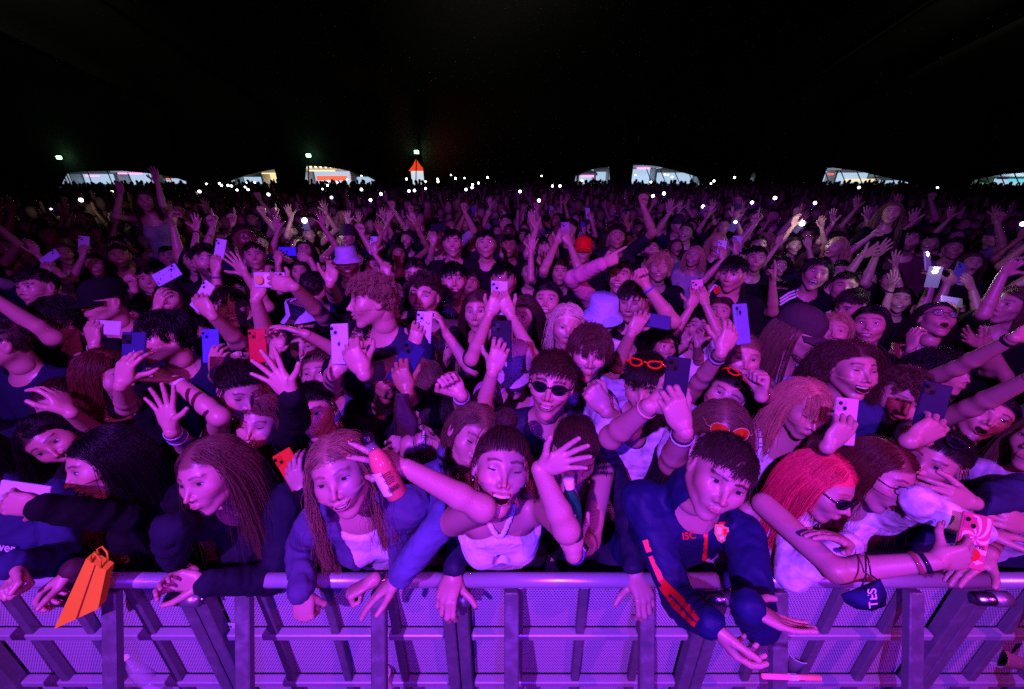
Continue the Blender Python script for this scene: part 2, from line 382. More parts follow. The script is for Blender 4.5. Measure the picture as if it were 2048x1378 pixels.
def eye_parts(closed, lod, look=(0,0), widen=1.):
    """patches on the lids: list of (V, F, slot)"""
    out = []
    n = 10 if lod == 0 else 6; A = R_(56)
    def pt(sx, az, el, r): return np.array([sx*EYE[0]+r*math.sin(az)*math.cos(el), EYE[1]+r*math.cos(az)*math.cos(el), EYE[2]+r*math.sin(el)])
    for sx in (-1, 1):
        azs = np.linspace(-A, A, n+1)
        eu = lambda a: R_(17*widen)*max(0, 1-(a/A)**2)**.7+R_(2)*(a*sx/A)
        el_ = lambda a: -R_(11*widen)*max(0, 1-(a/A)**2)**.8+R_(2)*(a*sx/A)
        if closed: eu = lambda a: -R_(9)*max(0, 1-(a/A)**2)+R_(3)*(a*sx/A)
        if not closed:
            V = []; F = []
            for a in azs: V += [pt(sx,a,el_(a),ER+.0008), pt(sx,a,(eu(a)+el_(a))/2,ER+.0016), pt(sx,a,eu(a),ER+.0008)]
            for i in range(n): b = i*3; F += [(b,b+3,b+4,b+1),(b+1,b+4,b+5,b+2)]
            out.append((V, [f[::-1] for f in F], 1))
            ca, ce, ri = R_(look[0]), R_(3+look[1]), R_(21)
            V = [pt(sx,ca,min(max(ce, el_(ca)+.02), eu(ca)-.02),ER+.0030)]; m = 12
            for i in range(m):
                t_ = 2*math.pi*i/m; a = ca+ri*math.cos(t_); V.append(pt(sx,a,min(max(ce+ri*math.sin(t_), el_(a)), eu(a)),ER+.0021))
            out.append((V, [(0,i+1,(i+1)%m+1,(i+1)%m+1) for i in range(m)], 2))
        V = []; th = R_(8) if not closed else R_(12)
        for a in azs:
            t = th*(.45+.55*(1-(a/A)**2)); e0 = eu(a)
            V += [pt(sx,a*1.03,e0-t*.35,ER+.0017), pt(sx,a*1.03,e0+t*.5,ER+.0024), pt(sx,a*1.03,e0+t,ER-.001)]
        out.append((V, [(3*i+j+1,3*i+j+4,3*i+j+3,3*i+j) for i in range(n) for j in (0,1)], 3))
    return out
def teeth_parts(ex):
    w_, zu, zl, zc, op = mouth_shape(ex)
    if not op or ex == 'y': return []
    up, lo = lip_paths(ex); ux = [u_[0] for u_ in up]; uz = [u_[2] for u_ in up]; lz = [l_[2] for l_ in lo]; out = []; n = 10
    def strip(upper):
        V = []; tw = w_*(.88 if upper else .62)
        for i in range(n+1):
            x = -tw+2*tw*i/n; y = (.0935 if upper else .085)-.014*(x/.028)**2; a = np.interp(x, ux, uz)-.0022; b = np.interp(x, ux, lz)+.0022
            if upper: V += [(x,y,a), (x,y,max(a-.0082, b+.0002))]
            else: V += [(x,y,b+.0045), (x,y,b)]
        return (V, [(2*i,2*i+1,2*i+3,2*i+2) for i in range(n)], 4)
    out.append(strip(1))
    if op > .02: out.append(strip(0))
    return out

# ------------------------------------------------------------------ hands (template: left hand, x thumb side, y fingers, z back of hand, wrist at origin)
HP = dict(  # flex per finger (3 joints) + spread, thumb angles
 open=([(6,8,6)]*4, (14,4,-6,-17), ((.80,.58,-.1),(.62,.78,-.12))),
 wide=([(0,4,4),(2,6,4),(4,8,6),(0,6,6)], (20,6,-9,-26), ((.93,.35,-.05),(.80,.60,-.1))),
 relaxed=([(22,28,18),(28,32,20),(34,34,20),(38,34,20)], (6,2,-3,-8), ((.55,.78,-.35),(.25,.90,-.35))),
 fist=([(80,95,55),(84,98,55),(86,98,55),(84,95,55)], (2,0,-2,-4), ((.50,.70,-.55),(-.55,.62,-.60))),
 grip=([(38,42,25),(40,42,25),(42,44,26),(44,46,28)], (8,3,-3,-8), ((.70,.60,-.55),(.35,.80,-.60))),
 phone=([(30,30,22),(34,32,22),(38,34,22),(42,34,24)], (12,4,-4,-10), ((.80,.45,-.55),(.55,.75,-.50))),
 point=([(4,6,4),(84,96,55),(86,98,55),(84,95,55)], (4,0,-2,-4), ((.50,.70,-.55),(-.45,.70,-.60))),
 peace=([(2,4,3),(2,4,3),(82,96,55),(80,95,55)], (15,-8,-2,-4), ((.40,.74,-.60),(-.50,.62,-.60))),
 hook=([(30,50,30),(32,52,30),(34,54,30),(36,54,30)], (3,1,-2,-5), ((.85,.45,-.25),(.70,.60,-.35))),
 clasp=([(40,56,30),(42,58,30),(44,58,30),(46,58,30)], (2,0,-2,-4), ((.60,.78,-.2),(.35,.90,-.2))),
 flat=([(8,10,8),(10,12,8),(12,12,8),(14,14,8)], (3,1,-2,-5), ((.62,.74,-.2),(.40,.90,-.15))),
)
_FG = [((.027,.088,0),(.039,.024,.020),.0098),((.0090,.092,.001),(.043,.027,.021),.0100),((-.010,.088,0),(.040,.026,.020),.0096),((-.0275,.079,-.002),(.031,.019,.018),.0085)]
_hand = {}
def hand_template(pose, h):
    key = (pose, h)
    if key in _hand: return _hand[key]
    fl, sp, th = HP[pose]; inf = 1+max(0, h-.0045)*40
    segs = []
    for (b, L, r), f, s in zip(_FG, fl, sp):
        p = np.array(b, float); ang = 0; ch = []
        for k in range(3):
            ang += f[k]; d = np.array([math.sin(R_(s))*math.cos(R_(ang)), math.cos(R_(s))*math.cos(R_(ang)), -math.sin(R_(ang))])
            q = p+d*L[k]; ch.append((p, q, r*(1-.09*k)*inf, r*(1-.09*(k+1))*inf)); p = q
        segs.append(ch)
    t0 = np.array([.016,.018,-.006]); t1 = t0+unit((.62,.72,-.25))*.040 if pose in ('open','wide','flat','relaxed') else t0+unit((.5,.75,-.45))*.040
    t2 = t1+unit(th[0])*.034; t3 = t2+unit(th[1])*.028
    def S(p):
        d = cap(p, (0,-.004,0), (0,.014,0), .0242, .0225)
        d = smin(d, ell(p, (0,.050,-.001), (.038,.050,.0155)), .012)
        for (b, L, r) in _FG: d = smin(d, cap(p, (b[0]*.5,.03,0), b, .0115, .0105*inf), .008)
        d = smin(d, cap(p, t0, t1, .0150, .0125*inf), .010)
        tt = smin(cap(p, t1, t2, .0118*inf, .0102*inf), cap(p, t2, t3, .0102*inf, .0085*inf), .003)
        d = smin(d, tt, .004)
        for ch in segs:
            f = cap(p, *ch[0])
            for c in ch[1:]: f = smin(f, cap(p, *c), .003)
            d = smin(d, f, .0035)
        return d
    allp = np.array([c[1] for ch in segs for c in ch]+[t3, (0,0,0), (.04,.05,0), (-.04,.05,0)])
    lo = allp.min(0)-.022; hi = allp.max(0)+.022; lo[1] = min(lo[1], -.042)
    V, F = polygonize(S, lo, hi, h); V = relax(V, F, 1, .4)
    tips = [(ch[2][1], unit(ch[2][1]-ch[2][0])) for ch in segs]+[(t3, unit(t3-t2))]
    r = (V, F, tips); _hand[key] = r; return r
# ------------------------------------------------------------------ hair
def hair_sim(style, H, M, s, N, Tm, n, K, seed, part=.015, sweep=0.):
    r = np.random.default_rng(seed)
    u = r.normal(size=(n*5, 3)); u /= np.linalg.norm(u, axis=1, keepdims=True)
    q = CRC+CRR*u; hl = hairline(q)
    u = u[(hl+r.uniform(-.007, .004, len(hl)) > 0)][:n]; n = len(u); q = CRC+CRR*u
    nm = u/CRR; nm /= np.linalg.norm(nm, axis=1, keepdims=True)
    x, y, z = q.T; top = sm(z, .045, .10); front = sm(y, .0, .06); sg = np.where(x > part, 1., -1.)
    rr = lambda a, b: r.uniform(a, b, n)
    L = np.full(n, .04); grav = .0; out = .4; ca, cf = .0, 0.; clump = .35; stiff = 1.; noise = .12; keep_g = False
    flow = np.stack([sweep+0*x, .2+0*x, -.3*np.ones(n)], 1)
    if style in ('short', 'neat'):
        L = np.where(top > .4, rr(.035,.055), rr(.014,.024)); out = .35; noise = .14; clump = .55
        flow = np.stack([.5*top+.0*x, top*.9-(1-top)*.15, -(1-top)*1.-.15*front], 1)
    elif style == 'fringe':
        L = np.where(top > .2, rr(.045,.066), rr(.014,.026)); out = .3; noise = .2; grav = .10
        flow = np.stack([.3*top, top*1.2, -(1-top)*1.-.1*front], 1); clump = .55
    elif style == 'quiff':
        L = np.where(top > .35, rr(.045,.07), rr(.010,.016)); out = .6; noise = .12
        flow = np.stack([.35*top-.0*x, -top*.2+.25*front, top*.3-(1-top)*1.], 1); clump = .6
    elif style == 'curly':
        L = np.where(top > .2, rr(.035,.058), rr(.014,.024)); out = .5; ca, cf = .008, 10; clump = .85
        flow = np.stack([.1*x/.07, .45*top, -(1-top)*.5], 1)
    elif style == 'mop':
        L = rr(.065,.10); out = .4; ca, cf = .007, 15; clump = .7; grav = .30; noise = .25
        flow = np.stack([x/.07*.7, .5*front, .1+0*x], 1)
    elif style == 'bigcurly':
        L = rr(.16,.30); out = .55; ca, cf = .010, 20; clump = .5; grav = .42; noise = .25
        flow = np.stack([sg*.8, -.35+0*x, .0*x], 1)
    elif style in ('long', 'wavy', 'bob', 'bangs'):
        L = {'long': rr(.34,.54), 'wavy': rr(.30,.48), 'bob': rr(.19,.24), 'bangs': rr(.30,.38)}[style]
        out = .03; grav = 1.0; noise = .04; clump = .12
        if style == 'wavy': ca, cf = .0065, 13
        if style in ('bob', 'bangs'): ca, cf = .004, 9
        flow = np.stack([sg*1.2, -.25-.5*(1-front)+.25*front, .05+0*x], 1)
        if style == 'bangs':
            b = (y > .035) & (np.abs(x) < .045); L[b] = rr(.055,.085)[b]; flow[b] = [0, 1.2, -.1]
    elif style in ('tied', 'bun', 'pony'):
        bp = np.array([0,-.112,.045]) if style != 'bun' else np.array([0,-.06,.118])
        flow = bp-q; dist = np.linalg.norm(flow, axis=1); flow /= dist[:, None]; L = dist*1.05+rr(.0,.01); out = .35; noise = .05; clump = .3; stiff = .3
        if style != 'tied': pass
    elif style == 'buzz':
        L = rr(.005,.009); out = 1.3; clump = 0
    bang = (y > .035) & (np.abs(x) < .045) & (style == 'bangs')
    d = nm*out+flow+r.normal(size=(n,3))*noise; d /= np.linalg.norm(d, axis=1, keepdims=True)
    W = lambda a: H+s*(a@M.T)
    p = W(q); d = d@M.T; step = (L*s/(K-1))[:, None]; lift = rr(.0,1)**2*(.009 if style in ('long','wavy','bob','bangs','mop') else .007)
    down = np.array([0,0,-1.]); pts = [p.copy()]; bpw = W(bp) if style in ('tied','bun','pony') else None
    FC, FR = np.array([0,.014,-.020]), np.array([.064,.070,.085])
    TC = N-.20*Tm[:,2]; TR = np.array([.135,.100,.20])
    for k in range(1, K):
        if bpw is not None:
            dd = bpw-p; dd /= np.linalg.norm(dd, axis=1, keepdims=True)+1e-6; d = d*.4+dd*.6
        else:
            d = d+down*grav
            if style in ('short','neat','fringe','quiff','curly','mop'):
                ql = ((p-H)@M)/s-CRC; nl = ql/CRR**2; nl /= np.linalg.norm(nl, axis=1, keepdims=True); nw = nl@M.T
                d = d-nw*(d*nw).sum(1, keepdims=True)*(.55 if style in ('short','neat','fringe') else .3)
        d /= np.linalg.norm(d, axis=1, keepdims=True); pn = p+d*step
        ql = ((pn-H)@M)/s
        for c, rad in ((CRC, CRR), (FC, FR)):
            if c is FC and style in ('bangs', 'fringe'): rad = FR*.98
            e = (ql-c)/(rad+lift[:,None]+.002); m = (e**2).sum(1) < 1
            if m.any(): ln = np.sqrt((e[m]**2).sum(1, keepdims=True)); ql[m] = c+(ql[m]-c)/ln
        if style in ('long','wavy','bob','bangs','bigcurly'):
            m = (ql[:,1] > .028) & (ql[:,2] < .080) & (ql[:,2] > -.16) & (np.abs(ql[:,0]) < .090) & ~bang
            w_ = sm(.080-ql[:,2], 0, .035)*m
            ql[:,1] += (np.minimum(ql[:,1], .030+.3*lift)-ql[:,1])*w_; ql[:,0] += (np.sign(x-part)*np.maximum(np.abs(ql[:,0]), .0690+lift*.6)-ql[:,0])*w_
        pn = H+s*(ql@M.T)
        if L.max() > .12 and bpw is None:
            t = (pn-TC)@Tm; e = t/(TR+lift[:,None]); m = (e**2).sum(1) < 1
            if m.any(): ln = np.sqrt((e[m]**2).sum(1, keepdims=True)); pn[m] = TC+(t[m]/ln)@Tm.T
            a = N+.09*Tm[:,2]-.02*Tm[:,1]; v = pn-a; v2 = v-(v@Tm[:,2])[:,None]*Tm[:,2]; dn = np.linalg.norm(v2, axis=1); h_ = v@Tm[:,2]
            m = (dn < .06) & (h_ > -.12) & (h_ < .06); pn[m] += v2[m]/(dn[m,None]+1e-6)*(.06-dn[m,None])
        nd = pn-p; ln = np.linalg.norm(nd, axis=1, keepdims=True)+1e-9
        pn = p+nd/ln*step; d = nd/ln*1.0; p = pn; pts.append(p.copy())
    P = np.stack(pts, 1); t = np.linspace(0, 1, K)[None, :, None]
    nc = max(n//22, 2); cid = r.choice(n, nc, replace=False)
    near = cid[np.argmin(((q[:, None]-q[cid][None])**2).sum(2), axis=1)]
    if clump: P = P+clump*t**.8*(P[near]-P)
    if ca:
        ph = r.uniform(0, 6.28, n)[near]+r.normal(size=n)*(1.1 if style == 'wavy' else .5); a = r.normal(size=(n,3))[near]; b = r.normal(size=(n,3))[near]
        a /= np.linalg.norm(a, axis=1, keepdims=True); b /= np.linalg.norm(b, axis=1, keepdims=True)
        ang = ph[:,None]+t[...,0]*cf*(L[:,None]/.3 if style != 'curly' else 1)
        amp = ca*s*np.minimum(t*2.5, 1)
        P = P+amp*(np.sin(ang)[...,None]*a[:,None]+np.cos(ang)[...,None]*b[:,None])
    P = P+r.normal(size=(n,1,3))*t*.003
    fl_ = r.random(n) < .07; P[fl_] += (r.normal(size=(fl_.sum(),1,3))*t**1.2*.016+nm[fl_][:,None]@M.T*t*.008)*(L[fl_][:,None,None]*5).clip(.4,1.6)
    if style in ('bun', 'pony'):
        m = n//4
        if style == 'bun':
            v = r.normal(size=(m,3)); v /= np.linalg.norm(v,axis=1,keepdims=True); c = bp+np.array([0,0,.022])
            ax = r.normal(size=(m,3)); ax /= np.linalg.norm(ax,axis=1,keepdims=True); v2 = np.cross(v,ax); v2 /= np.linalg.norm(v2,axis=1,keepdims=True)
            th = np.linspace(0, 3.6, K)[None,:,None]; E = c+.033*rr(.7,1.15)[:m,None,None]*(np.cos(th)*v[:,None]+np.sin(th)*v2[:,None])
            E[:, -3:] += (v[:,None]*np.linspace(0,.03,3)[None,:,None])
            P = np.concatenate([P, H+s*(E@M.T)])
        else:
            st = bpw+r.normal(size=(m,3))*.012; tt = np.linspace(0,1,K)[None,:,None]
            E = st[:,None]+tt*np.array([0,.05,0])+np.array([0,0,-.30])*tt**1.3+r.normal(size=(m,1,3))*.02*tt
            P = np.concatenate([P, E])
    return P
def make_hair(parent, P, rad, col, name='hair'):
    n, K = P.shape[:2]
    cu = bpy.data.hair_curves.new(name); cu.add_curves([K]*n)
    cu.attributes['position'].data.foreach_set('vector', (P-np.array(parent.location)).astype(np.float32).ravel())
    rd = np.tile(rad*np.linspace(1, .45, K), n).astype(np.float32)
    a = cu.attributes.get('radius') or cu.attributes.new('radius', 'FLOAT', 'POINT'); a.data.foreach_set('value', rd)
    cu.materials.append(M_hair); o = bpy.data.objects.new(name, cu); COL.objects.link(o); o.parent = parent; o.color = (*col, 1)
    return o

# ------------------------------------------------------------------ people
PALE, MED, TAN, BRN = (.53,.30,.25), (.43,.23,.18), (.32,.16,.10), (.13,.06,.035)
H_BLK, H_DRK, H_BRN, H_LBR, H_BLD, H_PLT, H_RED, H_AUB = (.007,.006,.006), (.020,.012,.009), (.055,.028,.016), (.15,.085,.05), (.48,.30,.15), (.75,.6,.42), (.85,.05,.10), (.10,.028,.016)
C_BLK, C_NVY, C_WHT, C_GRY, C_PNK, C_BLU, C_PUR, C_CRM = (.007,.007,.009), (.012,.015,.045), (.75,.75,.75), (.25,.25,.27), (.65,.25,.35), (.10,.11,.25), (.085,.07,.16), (.6,.55,.45)
def lod_for(z): return 0 if z < 1.85 else 1 if z < 3.0 else 2 if z < 5.2 else 3
HEADH = (.0034, .0050, .0085, .0120); HANDH = (.0036, .0048, .0070, .0100); BODH = (.0085, .0120, .0180, .0240)
NHAIR = (4600, 2000, 620, 260); RHAIR = (.0007, .0011, .0025, .0042)
DIRS = {'c': -PF, 'a': PF, 'l': -PR, 'r': PR, 'd': -PU, 'u': PU}
def img_dir(a, t=0.): return unit(math.cos(R_(a))*PR+math.sin(R_(a))*PU-t*PF)
def solve_wrist(Sx, px, py, Lmax, z=None):
    rd = ray(px, py)
    if z is None:
        v = Sx-CAM; t0 = (v@rd)/(rd@rd); dmin = np.linalg.norm(CAM+t0*rd-Sx); Lw = Lmax*.93
        z = t0-(math.sqrt(max(Lw*Lw-dmin*dmin, 0))/np.linalg.norm(rd))*.9 if dmin < Lw else t0
    return CAM+z*rd
def elbow(S, W, lu, lf, pole, epx=None, near=0):
    v = W-S; D = np.linalg.norm(v); D2 = min(D, (lu+lf)*.998); a = (lu*lu-lf*lf+D2*D2)/(2*D2); h = math.sqrt(max(lu*lu-a*a, 0))
    if D > lu+lf: a = D*lu/(lu+lf); h = .0
    ax = v/D; p1 = unit(pole-ax*(pole@ax)); p2 = np.cross(ax, p1)
    if epx is None: return S+ax*a+p1*h
    best = None
    for k in range(48):
        th = k*math.pi/24; e = S+ax*a+h*(math.cos(th)*p1+math.sin(th)*p2); x, y, z = topx(e)
        c = (x-epx[0])**2+(y-epx[1])**2+near*z
        if best is None or c < best[0]: best = (c, e)
    return best[1]
def phone(c, up, nrm, col, label, lod=1, w_=.073, l_=.150, logo=None, sticker=None, torch=0, group='phones held up in the crowd'):
    """up: long axis, nrm: direction the camera side of the phone faces"""
    up = unit(up); nrm = unit(nrm-up*(nrm@up)); x = np.cross(up, nrm); Rm = np.stack([x, up, nrm], 1)
    b = MB().box((0,0,0), (w_, l_, .0095), bev=.0028 if lod < 2 else 0)
    V = np.concatenate(b.V)@Rm.T; b.V = [V]; root = b.build('phone', M_plastic, loc=c); root.color = (*col, 1)
    tag(root, label, 'phone', group)
    if lod < 3:
        m = MB().box((-w_*.27,l_*.40-.010,.0058), (.030,.032,.0030), bev=.0014); m.V = [np.concatenate(m.V)@Rm.T]; cb = m.build('camera_bump', M_plastic if sum(col) > .3 else M_black, root); cb.color = (*[k*.8 for k in col], 1)
        for (lx, ly) in ((-.0075,.0075),(.0075,-.0075)):
            m = MB().lathe([(0,.0095),(.0050,.0095),(.0062,.0088),(.0062,.004)], 10, c=(-w_*.27+lx, l_*.40-.010+ly, 0)); m.V = [np.concatenate(m.V)@Rm.T]; m.build('lens', M_lens, cb)
        m = MB().box((0,0,-.0050), (w_*.93, l_*.95, .0012)); m.V = [np.concatenate(m.V)@Rm.T]; m.build('screen', M_screen, root)
    if logo is not None:
        th = np.linspace(0, 2*math.pi, 18)[:-1]; rr_ = .0078*(1-.18*np.exp(-((th-.1)/.35)**2)); V = [(0,0,.0052)]+[(rr_[i]*math.cos(t)*.92, rr_[i]*math.sin(t), .0052) for i, t in enumerate(th)]
        m = MB().add(V, [(0,i+1,(i+1)%17+1) for i in range(17)]); m.box((.002,.0105,.0052),(.0022,.005,.0003)); m.V = [np.concatenate(m.V)@Rm.T]; o = m.build('logo', M_plastic, root); o.color = (*logo, 1)
    if sticker: sticker(root, Rm, w_, l_)
    if torch:
        m = MB().lathe([(0,.0075),(.006*torch,.0075),(.007*torch,.0068)], 8, c=(-w_*.1, l_*.36, 0)); m.V = [np.concatenate(m.V)@Rm.T]; m.build('torch_glare', M_torch, root)  # disc larger than an LED, its glare built into the size
    return root
def eyewear(root, H, M, s, kind, off):
    W = lambda a: np.asarray(a)@(s*M).T+(H-off)
    base = np.array([0,0,0.]); Rt = np.eye(3)
    style, place = kind
    if place == 'head': Rt = Rx(R_(38)); base = np.array([0,-.012,.056])
    g = MB(); lens = MB(); fcol = {'cat': (.85,.03,.01), 'aviator': (.7,.55,.3)}.get(style, (.012,.012,.015))
    r0 = {'sun': .0235, 'cat': .0235, 'aviator': .029, 'specs': .0215, 'wide': .027}[style]; tr = {'sun': .0030, 'cat': .0038, 'aviator': .0012, 'specs': .0015, 'wide': .0032}[style]
    T = lambda a: W(np.asarray(a)@Rt.T+base)
    for sx in (-1, 1):
        c = np.array([sx*.0335, .097, .010]); P_ = []
        for k in range(16):
            th = 2*math.pi*k/16; rx, rz = r0, r0*(.78 if style != 'aviator' else .95)
            x = rx*math.cos(th); zz = rz*math.sin(th)
            if style == 'cat': zz = zz*.72+max(0, sx*math.cos(th))**2*.013*(1 if math.sin(th) > -.3 else .3)
            if style in ('sun','wide') and math.sin(th) > .3: zz = min(zz, rz*.80)
            P_.append(c+np.array([x, -.010*(abs(x+sx*.0335)/.06)**2*1.6, zz]))
        P_.append(P_[0]); g.tube([T(p) for p in P_], tr*s, 6, cap=False)
        lens.add([T(c+[0,.0008,0])]+[T(c+(p-c)*.97) for p in P_[:-1]], [(0,i+1,(i+1)%16+1) for i in range(16)])
        g.tube([T(c+[sx*r0,-.006,.006]), T([sx*.074,.075,.012]), T([sx*.080,.01,.010]), T([sx*.079,-.012,-.002])], tr*.9*s, 6)
    g.tube([T([-.012,.098,.012]), T([0,.101,.015]), T([.012,.098,.012])], tr*s, 6)
    name = 'glasses' if style == 'specs' else 'sunglasses'
    o = g.build(name, M_plastic, root, smooth=True); o.color = (*fcol, 1)
    if style == 'aviator': o['label'] = 'aviator sunglasses with orange lenses pushed up'
    l = lens.build('lens', M_clear if style == 'specs' else M_orange if style == 'aviator' else M_lens, o)
    return o
def hat(root, H, M, s, kind, col, off):
    W = lambda a: np.asarray(a)@(s*M).T+(H-off)
    Tt = Rx(R_(-8)); V = []; F = []; n = 28
    if kind == 'cap': prof = [(1.06,.030),(1.075,.045),(1.06,.075),(.93,.104),(.70,.124),(.40,.135),(.10,.139),(.001,.139)]
    elif kind == 'beanie': prof = [(1.09,.02),(1.12,.04),(1.10,.075),(.98,.115),(.70,.138),(.35,.148),(.001,.150)]
    else: prof = [(1.52,.018),(1.40,.030),(1.16,.052),(1.10,.060),(1.02,.130),(.90,.142),(.001,.146)]
    for k, z in prof:
        for i in range(n):
            th = 2*math.pi*i/n; wob = 1+(.02*math.sin(5*th+1) if kind == 'bucket' and k > 1.2 else 0)
            V.append((.079*k*wob*math.sin(th), -.018+.099*k*wob*math.cos(th), z))
    for r in range(len(prof)-1):
        for i in range(n): F.append((r*n+i, r*n+(i+1)%n, (r+1)*n+(i+1)%n, (r+1)*n+i))
    m = MB().add(W(np.array(V)@Tt.T), F); o = m.build({'cap': 'baseball_cap', 'beanie': 'beanie', 'bucket': 'bucket_hat'}[kind], M_knit, root, smooth=True); o.color = (*col, 1)
    if kind == 'cap':
        V = []; nn = 12
        for r in range(5):
            for i in range(nn+1):
                a = R_(-62+124*i/nn); rr_ = 1.05+.80*r/4*math.cos(a)**.55
                V.append((.079*math.sin(a)*(1.05+.10*r/4), -.018+.099*rr_*math.cos(a)*1.0, .036-.004*r-.022*math.sin(a)**2))
        nv = len(V); V += [(x,y,z-.0035) for x,y,z in V]
        F = [(r*(nn+1)+i, r*(nn+1)+i+1, (r+1)*(nn+1)+i+1, (r+1)*(nn+1)+i) for r in range(4) for i in range(nn)]
        F += [tuple(nv+k for k in f[::-1]) for f in F]
        e = [4*(nn+1)+i for i in range(nn+1)]; F += [(e[i], e[i+1], nv+e[i+1], nv+e[i]) for i in range(nn)]
        b = MB().add(W(np.array(V)@Tt.T), F).build('brim', M_knit, o, smooth=True); b.color = (*col, 1)
    return o
def person(px, py, hp, label, yaw=0, pitch=-8, roll=0, sex='m', ex='n', closed=0, hair='short', hc=H_DRK, skin=PALE, top='tee', tc=C_BLK,
           arms=(), byaw=None, lean=(0, 0), acc=(), hats=None, seed=None, beard=0, fabric=None, under=None, group=None, H=None, lod=None, part=.015, slim=1., hn=1., look=(0,0), drop=.70, cam_rel=True):
    seed = int(px*7+py*13) if seed is None else seed; r = np.random.default_rng(seed)
    s = (1.0 if sex == 'm' else .955)*(1+.02*r.normal()); z = 800*.225*s/hp
    if H is None: H = at(px, py, z)
    H = np.asarray(H, float); lod = lod_for(z) if lod is None else lod
    az = math.atan2(H[0], H[1]) if cam_rel else 0.; el = math.atan2(CAMZ-H[2], math.hypot(H[0], H[1])) if cam_rel else 0.
    kk_ = .80-.35*min(abs(yaw), 80)/80
    M = Rz(-az*.85)@Rx(-el*kk_)@Rz(R_(yaw))@Rx(R_(pitch+5))@Ry(R_(roll))@Rz(math.pi)
    by = (yaw*.45 if byaw is None else byaw)-math.degrees(az)*.6
    bf = Rz(R_(by))@np.array([0,-1.,0])
    N = H+M@np.array([0,-.045,-.115])*s*.55+np.array([0,.025,-.115])*s*.95
    hip = np.array([N[0]+lean[0], N[1]+.02+lean[1], max(N[2]-.50*s*(drop/.70), .72)])
    if cam_rel: hip[1] = max(hip[1], 1.14)
    if np.linalg.norm(N-hip) < .44: hip[2] = N[2]-math.sqrt(max(.2-lean[0]**2-lean[1]**2, .04))
    up = unit(N-hip); bf = unit(bf-up*(bf@up)); X = np.cross(up, bf); Tm = np.stack([X, bf, up], 1)
    foot = np.array([hip[0], hip[1], 0.]); off = foot
    k = (1. if sex == 'm' else .90)*s*slim; sw = (.175 if sex == 'm' else .152)*s*slim*(1+.04*r.normal())
    loc = lambda p: (p-N)@Tm                                   # world -> torso frame
    Ss = {}
    A = []
    for a in arms:
        a = dict(a); sd = a['s']; S0 = N+X*sw*sd-up*.045+bf*.01
        lu, lf = (.295*s, .255*s) if sex == 'm' else (.275*s, .235*s)
        lu *= a.get('k', 1); lf *= a.get('k', 1)
        if 'w' in a: W_ = solve_wrist(S0, a['w'][0], a['w'][1], lu+lf, a.get('z'))
        else: W_ = H+Tm@np.array(a['o'])
        D = np.linalg.norm(W_-S0)
        if D > (lu+lf)*.85: S0 = S0+up*min(.07, (D-(lu+lf)*.85))*(1 if (W_-S0)[2] > 0 else 0)+unit(W_-S0)*.03
        D = np.linalg.norm(W_-S0)
        if D > (lu+lf): f_ = min(D/(lu+lf), 1.22); lu *= f_; lf *= f_
        if D > lu+lf: W_ = S0+(W_-S0)*(lu+lf)/D
        pole = X*sd*a.get('out', .7)-np.array([0,0,1.])+bf*.2
        E = elbow(S0, W_, lu, lf, pole, a.get('e'), a.get('near', 0)); a.update(S=S0, E=E, W=W_); A.append(a)
    have = {a['s'] for a in A}
    for sd in (-1, 1):
        if sd not in have:                                     # hanging arm, bent in front of the body
            S0 = N+X*sw*sd-up*.045; E = S0-up*.27*s+X*sd*.05; W_ = E+bf*.20-X*sd*.06-up*.08
            if cam_rel: E[1] = max(E[1], 1.25); W_[1] = max(W_[1], 1.22)
            A.append(dict(s=sd, S=S0, E=E, W=W_, p='relaxed', hidden=1))
    f = sex == 'f'
    def torso(p, e):
        q = p
        d = cap(q, (-sw*.93,0,-.050), (sw*.93,0,-.050), .050*k+e)
        d = smin(d, ell(q, (0,.005,-.17*s), (.150*k+e,.098*k+e,.19*s)), .05)
        d = smin(d, ell(q, (0,.000,-.36*s), ((.118 if f else .138)*k+e,.090*k+e,.17*s)), .05)
        d = smin(d, ell(q, (0,-.01,-.50*s), (.158*k+e,.115*k+e,.12*s)), .05)
        if f:
            d = smin(d, np.minimum(sph(q, (.070*k,.075*k,-.185*s), .052*k+e), sph(q, (-.070*k,.075*k,-.185*s), .052*k+e)), .035)
        q2 = q.copy(); q2[:,0] = np.abs(q2[:,0])
        d = smin(d, cap(q2, (.03,-.012,.02), (sw*.75,-.008,-.030), .030*k+e, .034*k+e), .03)
        return d
    Hn = loc(H+M@np.array([0,-.035,-.06])*s); nr = (.055 if not f else .046)*s
    AL = []
    for a in A: AL.append({k_: loc(a[k_]) for k_ in 'SEW'}|{'s': a['s'], 'hid': a.get('hidden', 0), 'sl': a.get('sl')})
    ur = (.050, .040, .038, .0265) if not f else (.042, .034, .032, .0235)
    ur = [u_*(.5+.5*slim)*s for u_ in ur]
    def arm_d(p, a, e, t0=0., t1=2.):
        S0, E, W_ = a['S'], a['E'], a['W']
        d = None
        if t0 < 1:
            q1 = S0+(E-S0)*min(t1, 1); q0 = S0+(E-S0)*t0
            d = cap(p, q0, q1, ur[0]+(ur[1]-ur[0])*t0+e, ur[0]+(ur[1]-ur[0])*min(t1, 1)+e)
        if t1 > 1:
            mid = E+(W_-E)*.30; q1 = E+(W_-E)*(t1-1) if t1 < 1.99 else W_
            g = smin(cap(p, E, mid, ur[1]*.92+e, ur[2]*1.06+e), cap(p, mid, q1, ur[2]*1.06+e, ur[3]+e+(ur[2]-ur[3])*max(0,2-t1)), .01)
            d = g if d is None else smin(d, g, .02)
        return d
    bare = top in ('tank', 'crop', 'strap', 'vneck')
